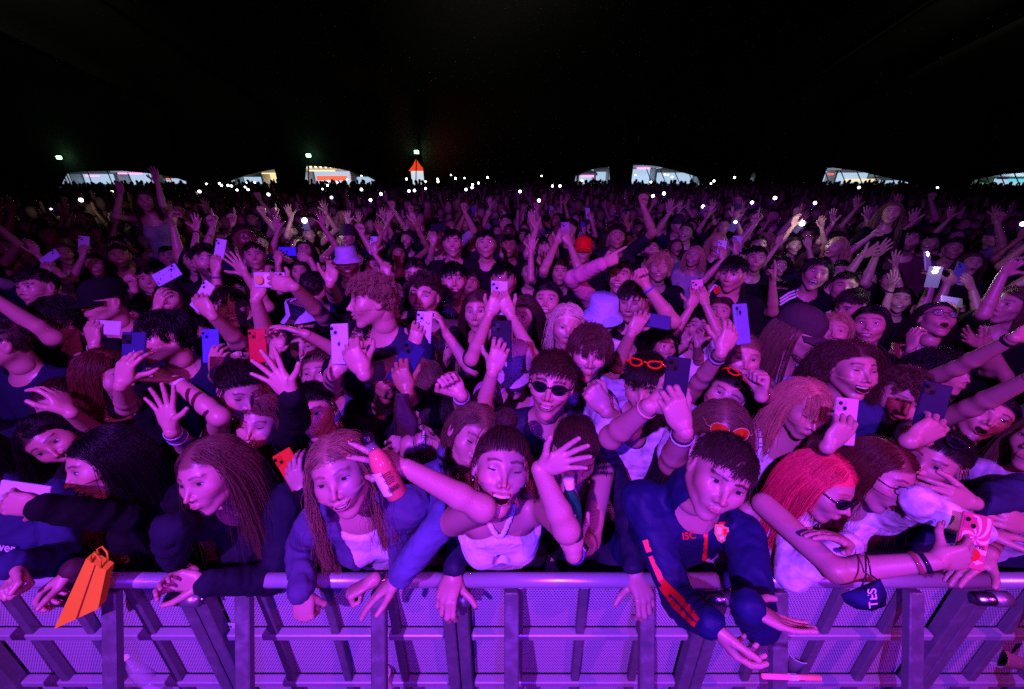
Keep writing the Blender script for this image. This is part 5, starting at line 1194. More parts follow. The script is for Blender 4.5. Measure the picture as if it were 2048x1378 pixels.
B(600,545,48,'person with both hands on a bright blue phone held sideways',sex='f',hair='long',hc=H_BLK,arms=[dict(s=L,w=(556,530),e=(560,590),p='phone',d=(85,.1),n='a'),dict(s=Rr,w=(620,518),e=(640,560),p='phone',d=(170,.1),n='a',ph=dict(a=180,at=(575,503),c=(.10,.11,.8),l='bright blue phone held sideways in two hands',logo=(.02,.02,.1)))])
B(630,575,62,'person in a dark top with a limp hand raised above the curly blond',yaw=150,byaw=0,hair='short',hc=H_BLK,top='tee',tc=C_NVY,arms=[dict(s=Rr,w=(646,545),e=(640,625),z=2.0,p='relaxed',d=(75,.2),n='c')])
B(695,528,54,'laughing man with dark skin and a pale bucket hat',skin=BRN,ex='s',hair='short',hc=H_BLK,hats=('bucket',(.5,.45,.7)))
B(790,590,54,'person lifting a small red bottle on a bare arm',hair='short',hc=H_BLK,arms=[dict(s=L,w=(782,520),e=(788,590),z=2.4,p='grip',d=(88,.1),n='a')])
B(745,535,46,'person with a small pale phone left of the red bottle',sex='f',hair='long',hc=H_BLK,arms=[dict(s=Rr,w=(750,510),p='phone',d=(100,.1),n='a',ph=dict(a=85,at=(747,490),c=(.62,.6,.8),l='small pale phone left of the raised red bottle'))])
B(905,486,52,'smiling man with dark fringe in the middle of the crowd',ex='s',hair='fringe',hc=H_BLK)
B(972,488,54,'man with combed dark hair in a black sweater with a pale collar',hair='neat',hc=H_BLK,top='long',tc=C_BLK)
B(885,524,46,'singing person with short fair hair left of the bearded man',ex='y',hair='short',hc=H_LBR)
B(830,545,54,'man with cropped hair looking down behind the singer',pitch=12,yaw=-10,hair='neat',hc=H_BLK)
B(940,568,52,'young man with dark stubble behind the bearded man',skin=MED,hair='short',hc=H_BLK,beard=.4)
B(870,470,40,'person holding a wide dark phone overhead near the middle',hair='short',hc=H_BLK,arms=[dict(s=L,w=(866,490),e=(860,530),p='phone',d=(85,.1),n='a',sl=1.3,ph=dict(a=2,at=(876,455),c=(.015,.015,.03),l='wide black phone held sideways near the middle of the crowd'))])
B(1018,492,44,'man with tanned skin and cropped hair right of the dark sweater',skin=TAN,hair='neat',hc=H_BLK)
B(1060,545,48,'person stretching a bare arm straight up left of the red cap',sex='f',hair='long',hc=H_BLK,arms=[dict(s=Rr,w=(1062,505),e=(1060,560),p='open',d=(80,.1))])
B(1120,545,50,'person holding a small phone in two hands above the head',hair='short',hc=H_BRN,arms=[dict(s=L,w=(1112,488),e=(1088,545),p='phone',d=(60,.1),n='a'),dict(s=Rr,w=(1140,490),e=(1158,540),p='phone',d=(120,.1),n='a',ph=dict(a=90,at=(1130,462),c=(.4,.22,.4),l='rose phone in two raised hands left of the red cap'))])
B(1166,502,48,'man in a bright red cap',hair='short',hc=H_BLK,hats=('cap',(.75,.02,.015)),top='tee',tc=C_BLK)
B(1318,535,54,'squinting grinning person with fair tousled hair',ex='s',closed=1,hair='mop',hc=H_BLD,top='tee',tc=C_BLK)
B(1302,500,42,'man with dark beard and tipped back head',pitch=-22,beard=.9,hair='short',hc=H_BLK)
B(1395,655,66,'person in a white sleeved top holding up a pink phone',hair='curly',sex='f',hc=H_BLK,top='tee',tc=C_WHT,arms=[dict(s=L,w=(1380,618),e=(1350,665),p='phone',d=(70,.1),n='a',nails=1),dict(s=Rr,w=(1412,612),e=(1435,660),p='phone',d=(110,.1),n='a',ph=dict(a=96,at=(1396,583),c=(.72,.35,.5),l='pink phone in two hands right of the blue wristband'))])
B(1440,625,62,'woman with wavy hair over one eye below the red dot jacket',yaw=-10,sex='f',hair='wavy',hc=H_BRN,arms=[dict(s=L,w=(1395,690),e=(1400,750),p='hook',d=(85,.1),n='c')])
B(1352,650,60,'person with a curled hand before the chin',sex='f',hair='curly',hc=H_BLK,arms=[dict(s=L,w=(1370,690),p='relaxed',d=(100,.1))])
B(1325,695,66,'dark haired woman leaning in behind the red cat eye sunglasses',yaw=25,sex='f',hair='long',hc=H_BLK,skin=MED)
s29 = B(1465,548,66,'frowning man with a heavy black fringe in a sports jacket',yaw=-20,pitch=4,hair='fringe',hc=H_BLK,top='jacket',tc=C_BLK,under=C_BLK)
B(1440,540,46,'person with a white phone left of the heavy fringe',sex='f',hair='long',hc=H_BLK,arms=[dict(s=L,w=(1445,520),p='phone',d=(88,.1),n='a',ph=dict(a=84,at=(1443,498),c=(.7,.55,.85),l='white phone left of the heavy black fringe'))])
B(1485,520,44,'person holding a phone high just behind the heavy fringe',hair='short',hc=H_BLK,arms=[dict(s=L,w=(1472,508),p='phone',d=(85,.1),n='a',ph=dict(a=90,at=(1474,488),c=(.5,.35,.75),l='lilac phone held high above the heavy black fringe'))])
B(1512,518,50,'man with round dark hair behind the pointing finger',hair='short',hc=H_BLK,beard=.3)
B(1560,590,52,'person pointing one finger straight up',hair='short',hc=H_BLK,skin=MED,arms=[dict(s=L,w=(1545,565),e=(1548,630),p='point',d=(92,.1),n='l')])
s32 = B(1632,548,60,'man shouting with tipped head in a dark jacket with white stripes',roll=10,ex='o',hair='mop',hc=H_BLK,top='hoodie',tc=C_BLK)
B(1688,575,60,'man with swept back dark hair and lowered eyes',closed=1,hair='neat',hc=H_BLK,top='tee',tc=C_BLK)
B(1702,612,64,'man with short back and sides looking down to the left',yaw=-40,pitch=20,hair='short',hc=H_DRK)
B(1680,545,46,'person stretching a hand up to the right of the shouting man',hair='short',hc=H_BLK,arms=[dict(s=Rr,w=(1722,512),e=(1690,555),p='open',d=(25,.1))])
B(1730,560,46,'person reaching a palm upwards in the dark right part',hair='short',hc=H_BLK,arms=[dict(s=Rr,w=(1752,512),e=(1728,570),p='open',d=(50,.1))])
B(1800,600,50,'woman with bright lips under the raised open hand at right',sex='f',ex='s',hair='long',hc=H_BLK,arms=[dict(s=L,w=(1782,578),e=(1765,635),p='open',d=(85,.1),n='l',band=[(.02,.02,.02)])])
B(1780,560,44,'person waving a wide open hand in the dark right part',sex='f',hair='long',hc=H_BLK,arms=[dict(s=Rr,w=(1790,535),e=(1798,575),p='wide',d=(88,.1))])
B(2022,612,74,'person with fair hair in profile near the right edge',yaw=-40,pitch=-5,sex='f',hair='bob',hc=H_LBR,arms=[dict(s=L,w=(2005,550),e=(1960,640),p='hook',d=(50,.1))])
B(1850,620,54,'person holding a glowing phone torch high at right',hair='short',hc=H_BLK,arms=[dict(s=Rr,w=(1862,572),e=(1842,640),p='phone',d=(88,.1),n='a',ph=dict(a=94,at=(1855,522),c=(.6,.5,.7),l='phone with a glaring white torch at the right of the crowd',t=3.0))])
B(1905,620,54,'person with two raised hands around a dark phone at right',hair='short',hc=H_BLK,arms=[dict(s=L,w=(1892,572),e=(1868,630),p='phone',d=(50,.1),n='a'),dict(s=Rr,w=(1945,580),e=(1962,640),p='phone',d=(120,.1),n='a',ph=dict(a=70,at=(1918,545),c=(.12,.1,.4),l='dark blue phone in two raised hands at right'))])
B(1915,655,58,'person below the pale square phone at right',hair='tied',sex='f',hc=H_BLK,arms=[dict(s=L,w=(1905,640),p='phone',d=(80,.1),n='a',ph=dict(a=170,at=(1903,604),c=(.7,.65,.9),l='pale phone held sideways at right above the singing woman'))])
B(1782,425,42,'smiling woman with long fair hair sitting on shoulders in a dark top',sex='f',ex='s',hair='long',hc=H_LBR,top='tee',tc=C_BLK,arms=[dict(s=L,o=(-.12,.12,-.22),p='fist')])
B(1005,620,60,'person with a headband behind the raised forearms',sex='f',hair='tied',hc=H_BLK) if 0 else None
NPLACED = len(PEOPLE)
# ------------------------------------------------------------------ things held, worn and lying about
def frame(up, nrm): up = unit(up); nrm = unit(nrm-up*(nrm@up)); return np.stack([np.cross(up, nrm), up, nrm], 1)
def bottle(name, c, up, prof, mat, label, capmat, caph, lab=None, liquid=None):
    up = unit(up); x = unit(np.cross(up, [0,1,.2])); y = np.cross(up, x); Mx = np.stack([x, y, up], 1)
    root = MB().lathe(prof, 20, M=Mx).build(name, mat, loc=c, smooth=True); tag(root, label, 'bottle')
    zt = prof[-1][1]; MB().lathe([(.0,zt+caph),(.0135,zt+caph),(.0145,zt+caph-.002),(.0145,zt-.006)], 14, M=Mx).build('cap', capmat, root, smooth=True)
    if liquid: MB().lathe([(r*.93, z) for r, z in prof[:-2]]+[(0,prof[-3][1])], 16, M=Mx).build('drink', liquid, root, smooth=True)
    if lab:
        r = lab[0]+.0012; z0, z1 = lab[1:]; n = 20; a0 = lab[3] if len(lab) > 3 else 0
        V = []; 
        for i in range(n+1):
            th = -1.9+3.8*i/n+R_(a0)
            for z in (z0, z1): V.append((r*math.cos(th), r*math.sin(th), z))
        m = MB().add(np.array(V)@Mx.T, [(2*i,2*i+2,2*i+3,2*i+1) for i in range(n)]); lb = m.build('label', M_print_w, root, smooth=True)
    return root, Mx
# pink bottle in the laughing woman's hand
a = f5[-1]; cap_p = at(731, 870, topx(a['W'])[2]-.07); bot_p = at(792, 985, topx(a['W'])[2]-.04); up = unit(cap_p-bot_p)
hand_c = (cap_p*.45+bot_p*.55)
root, Mx = bottle('drinks_bottle', hand_c, up, [(0,-.080),(.022,-.080),(.026,-.076),(.026,.006),(.023,.024),(.0135,.046),(.0115,.054),(.0115,.074)], M_shell, 'pink drink bottle with a white label held over the smiling blonde', M_black, .012, (.026,-.062,.0), M_pinkliq)
vd = unit(CAM-hand_c); nr = unit(vd-up*(vd@up)); Mt = np.stack([np.cross(up, nr), up, nr], 1)
m = MB()
for i in range(12): m.box(np.array([-.012+.0022*i, -.048, .0285]), (.0011,.012,.0006))
for i in range(6): m.box(np.array([0, -.008-.005*i, .0285]), (.026-.004*(i%3),.0012,.0006))
m.V = [np.concatenate(m.V)@Mt.T]; m.build('label_print', M_print_k, root)['kind'] = 'stuff'
# green bottle
a = f7[1]; c = at(1141, 1012, topx(a['hand'])[2]-.02)
root, Mx = bottle('drinks_bottle', c, img_dir(96, .3), [(0,-.10),(.026,-.10),(.030,-.094),(.030,-.02),(.029,.0),(.024,.022),(.0135,.048),(.0125,.056),(.0125,.066)], M_green_gl, 'green plastic bottle with a white cap in the hand wearing the smartwatch', M_print_w, .018, (.030,-.05,-.004))
# watch
ax = unit(a['W']-a['E']); wc = a['W']-ax*.022; nr = unit(CAM-wc); nr = unit(nr-ax*(nr@ax)); Mw = np.stack([np.cross(ax, nr), ax, nr], 1)
g = MB(); x1, x2 = Mw[:,0], Mw[:,2]; V = []
for k in range(18):
    th = k*2*math.pi/18
    for zz, dr in ((-.014,0),(-.012,.002),(.012,.002),(.014,0)): V.append(ax*zz+(.0275+dr)*(math.cos(th)*x1+math.sin(th)*x2))
g.add(V, [(k*4+q, k*4+q+1, ((k+1)%18)*4+q+1, ((k+1)%18)*4+q) for k in range(18) for q in range(3)])
wr = g.build('smartwatch', M_plastic, f7['root'], loc=wc-f7['off'], smooth=True); wr.color = (.16,.07,.6,1)
MB().box(Mw@np.array([0,0,.031]), (.036,.030,.010), M=Mw, bev=.003).build('watch_case', M_metal, wr); MB().box(Mw@np.array([0,0,.0368]), (.028,.022,.002), M=Mw).build('watch_face', M_black, wr)
# orange paper bag hung from the hand of the brown jacket
a = fb[-1]; zb = topx(a['hand'])[2]-.02
P = lambda px, py, dz=0: at(px, py, zb+dz)
c0 = P(160, 1190)
q = [P(172,1118), P(212,1142,.0), P(196,1218,.0), P(108,1258)]; dd_ = np.array([0,.028,0.0])
V = [p-c0 for p in q]+[p+dd_-c0 for p in q]
root = MB().add(V, [(0,1,2,3),(7,6,5,4),(0,4,5,1),(1,5,6,2),(2,6,7,3)]).build('paper_bag', M_paperbag, loc=c0); tag(root, 'bright orange paper bag dangling over the rail at left', 'bag')
for k, off_ in enumerate(((0,0,0),(0,.024,0))):
    o_ = np.array(off_); MB().tube([q[0]*.7+q[1]*.3-c0+o_, P(180,1112)-c0+o_, P(190,1106)-c0+o_, P(200,1118)-c0+o_, q[0]*.25+q[1]*.75-c0+o_], .003, 6).build('handle', M_paperbag, root, smooth=True)
MB().add([q[0]*.55+q[1]*.45-c0-[0,.0015,0], q[0]*.5+q[1]*.5-c0-[0,.0015,0], q[3]*.45+q[2]*.55-c0-[0,.0015,0], q[3]*.5+q[2]*.5-c0-[0,.0015,0]], [(0,1,2,3)]).build('crease_shade', simple('crease_shade', (.25,.03,.0), .7), root)  # darker strip painting the shade of a fold on the flat bag
# face mask hanging from the red haired woman's forearm
a = f9[-1]; zc = 1.06
mp = [(1683,1192),(1700,1186),(1735,1178),(1762,1160),(1774,1186),(1772,1212),(1745,1222),(1712,1218),(1690,1206)]
c0 = at(1735, 1195, zc); V = [at(x, y, zc-.02*math.sin((x-1683)/90*3.14))-c0 for x, y in mp]; V.append(at(1732,1200,zc-.045)-c0); n = len(mp)
V2 = [v+np.array([0,.004,.001]) for v in V[:n]]
root = MB().add(V+V2, [(i,(i+1)%n,n) for i in range(n)]+[(i, n+1+i, n+1+(i+1)%n, (i+1)%n) for i in range(n)]+[tuple(range(2*n, n, -1))]).build('face_mask', M_cloth, loc=c0, smooth=True); root.color = (.02,.02,.10,1)
tag(root, 'navy cloth face mask with white lettering hanging from the bare forearm', 'face mask')
g = MB(); g.tube([at(1758,1162,zc)-c0, at(1742,1150,zc)-c0, at(1737,1120,zc)-c0, at(1730,1105,zc+.03)-c0], .0022, 5); g.tube([at(1685,1192,zc)-c0, at(1722,1178,zc)-c0, at(1732,1150,zc)-c0, at(1731,1105,zc+.03)-c0], .0022, 5); g.build('ear_loop', M_black, root, smooth=True)
up = img_dir(186); nn = -PF; text('TES', root, at(1746,1196,zc-.036)-c0, np.stack([img_dir(96), img_dir(186), -PF], 1), .032, M_print_w)
# cups, clear bottle, stick, bag under the rail
def on(px, py, h): r = ray(px, py); return CAM+r*((h-CAMZ)/r[2])
def cup(c, up, label):
    up = unit(up); x = unit(np.cross(up,[0,1,.3])); Mx = np.stack([x, np.cross(up,x), up], 1)
    r = MB().lathe([(.0,.002),(.029,.0),(.041,.115),(.0435,.117),(.0425,.120),(.0395,.117),(.028,.006),(0,.006)], 24, M=Mx).build('paper_cup', M_cup, loc=c, smooth=True); tag(r, label, 'cup', 'paper cups dropped inside the barrier'); return r
cup(on(1580, 1338, .565), (0,0,1), 'white paper cup standing behind a barrier brace at lower right')
cup(on(2040, 1325, .10)*0+at(2035,1322,1.62), unit(at(1962,1300,1.6)-at(2035,1322,1.62)), 'white paper cup lying on its side at the lower right corner')
c = at(283, 1345, 1.62); bottle('drinks_bottle', c, img_dir(118,.2), [(0,-.11),(.029,-.11),(.033,-.10),(.033,-.05),(.030,-.045),(.033,-.04),(.033,.02),(.024,.055),(.013,.075),(.0125,.09)], M_clearp, 'empty clear plastic bottle lying behind the barrier at lower left', M_print_w, .014)
a = f8[-1]; p0 = at(1512, 1352, 1.0); p1 = at(1640, 1356, 1.06)
root = MB().tube([p0*.9+p1*.1-p0, p1-p0], .006, 8).build('glow_stick', emi('pink_glow', (1.,.06,.35), .5), loc=p0, smooth=True); tag(root, 'short pink stick reached for by the tracksuit man', 'stick'); 
MB().tube([(p1-p0)*.5, (p1-p0)*.62], .008, 8).build('collar', M_print_w, root)
# notices on the barrier
def notice(px, py, w_, h_, label, rot=0, red=True, lines=6, name='notice', Y=RY+.030):
    r = ray(px, py); c = CAM+r*(Y/r[1]); Mx = np.stack([[1,0,0],[0,0,1],[0,-1,0]], 1)@Rz(R_(rot))
    root = MB().box((0,0,0), (w_, h_, .002), M=Mx).build(name, M_cup, loc=c); tag(root, label, 'notice', 'printed notices fixed to the barrier')
    if red: MB().box(Mx@np.array([0,h_*.34,.0015]), (w_*.85,h_*.18,.001), M=Mx).build('heading', M_print_r, root)
    m = MB()
    for i in range(lines): m.box(Mx@np.array([0,h_*(.15-.09*i),.0015]), (w_*(.8-.1*(i%2)),h_*.025,.001), M=Mx)
    if lines: m.build('print', M_print_k, root)['kind'] = 'stuff'
    return root, Mx
notice(1492, 1190, .15, .21, 'white notice with a red heading on the barrier behind the tracksuit arm', -12)
r_, Mx = notice(448, 1252, .10, .036, 'small white maker sticker on the left barrier section', 0, False, 0, 'sticker'); text('eps', r_, (.014,-.0016,0), Mx, .024, M_print_k); MB().lathe([(.004,.0014),(.009,.0014)], 12, M=Mx, c=(-.022,0,0)).build('emblem', M_print_k, r_)
r_, Mx = notice(1850, 1308, .05, .04, 'small white sticker with the figure seven at lower right', 0, False, 0, 'sticker', RY+.03); text('7', r_, (0,-.0016,0), Mx, .034, M_print_k)
c = at(768, 1368, 1.62); root = MB().lathe([(0,-.05),(.035,-.05),(.042,.0),(.030,.055),(.036,.075),(.03,.078)], 14).build('crumpled_bag', M_cup, loc=c, smooth=True); tag(root, 'crumpled white bag with a dark round logo at the foot of the barrier', 'bag')
nr = unit(CAM-c); Mt = np.stack([np.cross([0,0,1], nr)/np.linalg.norm(np.cross([0,0,1], nr)), np.cross(nr, unit(np.cross([0,0,1], nr))), nr], 1)
MB().lathe([(0,.0445),(.018,.044)], 16, M=Mt).build('logo', M_print_k, root)
# ------------------------------------------------------------------ trims on clothes
def strip(res, pts, w_, mat, name, lift=.004):
    """a flat tape over world points"""
    off = res['off']; V = []; n = len(pts)
    for i, p in enumerate(pts):
        t = unit(pts[min(i+1,n-1)]-pts[max(i-1,0)]); v = unit(CAM-p); sd = unit(np.cross(t, v)); V += [p-sd*w_/2-off, p+sd*w_/2-off]
    V = np.array(V); V2 = V-unit(CAM-pts[0])*.003
    F = [(2*i,2*i+1,2*i+3,2*i+2) for i in range(n-1)]
    return MB().add(V, F).build(name, mat, res['root'])
import mathutils
from mathutils.bvhtree import BVHTree
def hit(res, child, o, d):
    ch = [c for c in res['root'].children if c.name.startswith(child)][0]; dg = None
    me = ch.data; key = ch.name
    if key not in _bv: _bv[key] = BVHTree.FromPolygons([v.co for v in me.vertices], [p.vertices for p in me.polygons])
    lo = mathutils.Vector(o-res['off']); h = _bv[key].ray_cast(lo, mathutils.Vector(d))
    return None if h[0] is None else np.array(h[0])+res['off']
_bv = {}
def draped(res, child, pix, w_, mat, name):
    """a tape sewn on the garment: the points lie on its surface"""
    pts = []
    for (x0,y0),(x1,y1) in zip(pix[:-1], pix[1:]):
        for t in np.linspace(0, 1, 8)[:-1]:
            d = unit(ray(x0+(x1-x0)*t, y0+(y1-y0)*t)); h = hit(res, child, CAM, d)
            if h is not None: pts.append((d, float(np.linalg.norm(h-CAM))-.005))
    if len(pts) > 2:
        rr_ = np.array([p_[1] for p_ in pts]); sm_ = np.array([min(rr_[max(i-3,0):i+4].mean(), rr_[i]+.002) for i in range(len(rr_))]); pts = [CAM+p_[0]*q_ for p_, q_ in zip(pts, sm_)]
        return strip(res, pts, w_, mat, name)
draped(f8, 'hoodie', [(1412,1045),(1411,1085),(1408,1128)], .012, M_print_r, 'zip')
draped(f8, 'hoodie', [(1302,1112),(1322,1160),(1362,1200),(1404,1245)], .017, M_print_r, 'sleeve_stripe')
draped(f8, 'hoodie', [(1322,1172),(1350,1212),(1398,1255)], .015, M_print_r, 'sleeve_stripe')
draped(f8, 'hoodie', [(1290,1080),(1300,1108)], .017, M_print_r, 'sleeve_stripe')
def on_cloth(res, child, px, py): d = unit(ray(px, py)); h = hit(res, child, CAM, d); return (h-d*.012) if h is not None else at(px, py, 1.2)
fr = np.stack([unit(PR), unit(np.cross(-PF, PR)), -PF], 1)
p = on_cloth(f8, 'hoodie', 1378, 1072); text('ISC', f8['root'], p-f8['off'], fr@Rz(R_(6)), .030, M_print_r)
p = on_cloth(f8, 'hoodie', 1443, 1066); cr = MB().add([(-.020,.026,0),(.020,.026,0),(.022,.0,.002),(.012,-.020,.002),(0,-.030,0),(-.012,-.020,.002),(-.022,.0,.002)], [(0,6,5,4,3,2,1)]); cr.V = [np.concatenate(cr.V)@fr.T+p-f8['off']]; cr = cr.build('crest', M_gold, f8['root'])
for (x, y, w_, h_, m) in ((-.008,.008,.012,.020,M_print_w),(.010,.004,.010,.018,M_print_r),(0,-.014,.012,.008,M_print_w),(0,.030,.018,.008,M_print_r)):
    b = MB().box((x,y,.0022), (w_,h_,.001)); b.V = [np.concatenate(b.V)@fr.T+p-f8['off']]; b.build('crest_detail', m, cr)
p = on_cloth(f0, 'hoodie', 8, 1095); text('ever', f0['root'], p-f0['off'], fr@Rz(R_(-8)), .045, M_print_w)
p = on_cloth(s37, 't_shirt', 902, 632); text('ZONS', s37['root'], p-s37['off'], fr@Rz(R_(-42)), .045, M_print_w)
p = on_cloth(s32, 'hoodie', 1600, 590)
for k in range(3): draped(s32, 'hoodie', [(1560,600+6*k-2),(1578,586+6*k),(1600,578+6*k)], .014, M_print_w, 'shoulder_stripe')
draped(s29, 'jacket', [(1416,588),(1430,570),(1448,580),(1466,590)], .012, M_print_w, 'piping')
p = on_cloth(s29, 'jacket', 1434, 580); b = MB().lathe([(0,.002),(.026,.002)], 16); b.V = [np.concatenate(b.V)@fr.T+p-s29['off']]; b.build('round_badge', M_print_r, s29['root'])
# bandana hanging from the wrist under the dark navy phone
w0 = at(803, 790, 1.30); r2 = np.random.default_rng(3); V = []; F = []; nn_ = 12; prof = [(0,.020),(-.02,.016),(-.05,.022),(-.09,.028),(-.13,.018),(-.16,.007)]
for z, rad in prof:
    for k in range(nn_): th = 2*math.pi*k/nn_; rr_ = rad*(1+.35*math.sin(3*th+z*30)); V.append((rr_*math.cos(th)-z*.12, rr_*.6*math.sin(th), z))
for i in range(len(prof)-1):
    for k in range(nn_): F.append((i*nn_+k, i*nn_+(k+1)%nn_, (i+1)*nn_+(k+1)%nn_, (i+1)*nn_+k))
root = MB().add(V, F).build('bandana', M_print, loc=w0, smooth=True); root.color = (.06,.03,.05,1); tag(root, 'patterned bandana tied round the wrist below the dark navy phone', 'bandana')

# ------------------------------------------------------------------ the rest of the crowd, person by person
LAND = [(0,400,'the leftmost lit tent opening'),(400,600,'the narrow yellow lit opening'),(600,780,'the red fronted food stall'),(780,1100,'the red pointed kiosk'),(1100,1240,'the centre dark tent leg'),(1240,1500,'the centre right arched opening'),(1500,1640,'the dark gap before the right opening'),(1640,1880,'the right opening with the cream marquee'),(1880,2100,'the rightmost opening')]
def land(px): return next((n for a_, b_, n in LAND if a_ <= px < b_), LAND[0][2] if px < 0 else LAND[-1][2])
spec = [('short dark hair and a black top', dict(sex='m',hair='short',hc=H_BLK)),
 ('long dark hair and bare arms raised', dict(sex='f',hair='long',hc=H_BLK,top='tank',arms=[dict(s=L,o=(-.20,.14,.24),p='open',d=92),dict(s=Rr,o=(.22,.10,.26),p='wide',d=85)])),
 ('curly hair and one fist in the air', dict(sex='m',hair='curly',hc=H_DRK,arms=[dict(s=Rr,o=(.18,.16,.30),p='fist',d=88)])),
 ('light hair and a smile', dict(sex='f',hair='wavy',hc=H_BLD,ex='s',top='tee')),
 ('a dark fringe shouting', dict(sex='m',hair='fringe',hc=H_BLK,ex='o',arms=[dict(s=L,o=(-.20,.12,.22),p='open',d=100)])),
 ('tied hair filming with a phone', dict(sex='f',hair='tied',hc=H_DRK,arms=[dict(s=Rr,o=(.10,.26,.14),p='phone',d=88,n='a',ph=dict(a=90,c=(.35,.3,.55),l='x'))])),
 ('a short beard and a dark jumper', dict(sex='m',hair='short',hc=H_BLK,beard=.7,top='long',skin=MED)),
 ('long brown hair singing', dict(sex='f',hair='long',hc=H_BRN,ex='y')),
 ('a pale top and pointing hand', dict(sex='m',hair='neat',hc=H_DRK,top='tee',tc=C_GRY,arms=[dict(s=L,o=(-.16,.22,.26),p='point',d=90)])),
 ('dark skin and a bright smile', dict(sex='m',hair='buzz',hc=H_BLK,skin=BRN,ex='s')),
 ('a beanie and hooded top', dict(sex='m',hair='short',hc=H_BLK,hats=('beanie',(.05,.03,.05)),top='hoodie')),
 ('big curls and both hands up', dict(sex='f',hair='bigcurly',hc=H_DRK,ex='s',arms=[dict(s=L,o=(-.14,.18,.26),p='relaxed',d=80),dict(s=Rr,o=(.16,.18,.24),p='relaxed',d=100)]))]
def children_of(o): return list(o.children)
KEEP = {}
def build_proto(i, lod):
    n0 = len(COL.objects); d, k = spec[i]; k = dict(k); pl = len(PEOPLE)
    r = person(0, 0, 60, 'x', H=(0, 0, 1.68), cam_rel=False, lod=lod, seed=100+i*7+lod, pitch=-18, **k)
    PEOPLE.pop(); ph = [o for o in COL.objects if o.name.startswith('phone') and o.get('label') == 'x']
    return r['root'], (ph[0] if ph else None)
def copy_tree(o, parent=None):
    c = o.copy(); COL.objects.link(c); c.parent = parent
    for ch in list(o.children): copy_tree(ch, c)
    return c
placed = [(topx(H), f) for H, f in PEOPLE]; anchors = []
pr = [o for o in COL.objects if o.get('category') == 'person']
for (H, f), o in zip(PEOPLE, pr): anchors.append((f, o['label']))
STOP = set('with in of the a an at to by and behind beside left right over under above below from on up near his her out'.split())
_t0 = tag
def tag(o, label=None, *a, **k): return _t0(o, ' '.join(label.split()[:16]), *a, **k)
def short(l):
    ws = [w for w in l.split() if w not in ('person','a','an','the')][:5]
    while ws and ws[-1] in STOP: ws.pop()
    return ' '.join(ws)
r5 = np.random.default_rng(21); cand = []
yy = 1.15
while yy < 34:
    stp = .50 if yy < 10 else .60 if yy < 20 else .72; half = yy*1.42+1.0; nx = int(2*half/stp)
    for i in range(nx):
        if yy > 20 and r5.random() < .25: continue
        cand.append((-half+(i+.5+.5*(int(yy*10)%2))*stp+r5.normal()*.09, yy+r5.normal()*.10))
    yy += stp*.92
feet = np.array([f[:2] for _, f in PEOPLE]); good = []
for x, y in cand:
    if np.hypot(*(feet-[x, y]).T).min() < (.30 if y < 3 else .36): continue
    h = 1.66+.07*r5.normal(); px, py, z = topx((x, y, h)); hp = 180/z
    if px < -160 or px > 2210 or y < 1.25: continue
    ok = 1
    for (qx, qy, qz), _ in placed:
        if z < qz+.05 and abs(px-qx) < 90/z+60/qz and -190/z-50/qz < qy-py < 350/z and y < 6:
            if qy-py < 130/z+50/qz or abs(px-qx) < 60/z: ok = 0; break
    if z < 2.6 and r5.random() < .40: ok = 0
    if y > 22: h += .24*min((y-22)/18, 1)*math.exp(-((px-1000)/420)**2)
    if ok: good.append((y*y+x*x*.3, x, y, h))
good.sort(); NF = 298-len(PEOPLE); fill = good[:NF]; rest = good[NF:]
protos = {}; used_l = {}
CN = ['black','navy','dark','dark green','black','maroon','slate grey','pale grey']
darkc = [C_BLK, C_NVY, (.03,.02,.03), (.02,.03,.03), C_BLK, (.10,.03,.05), (.15,.15,.2), (.4,.38,.42)]
grp = 'festival goers in the rows behind'
PHC = [(.4,.35,.6), (.05,.05,.09), (.6,.5,.7), (.1,.12,.5), (.5,.25,.4), (.02,.02,.03)]; nph = 0
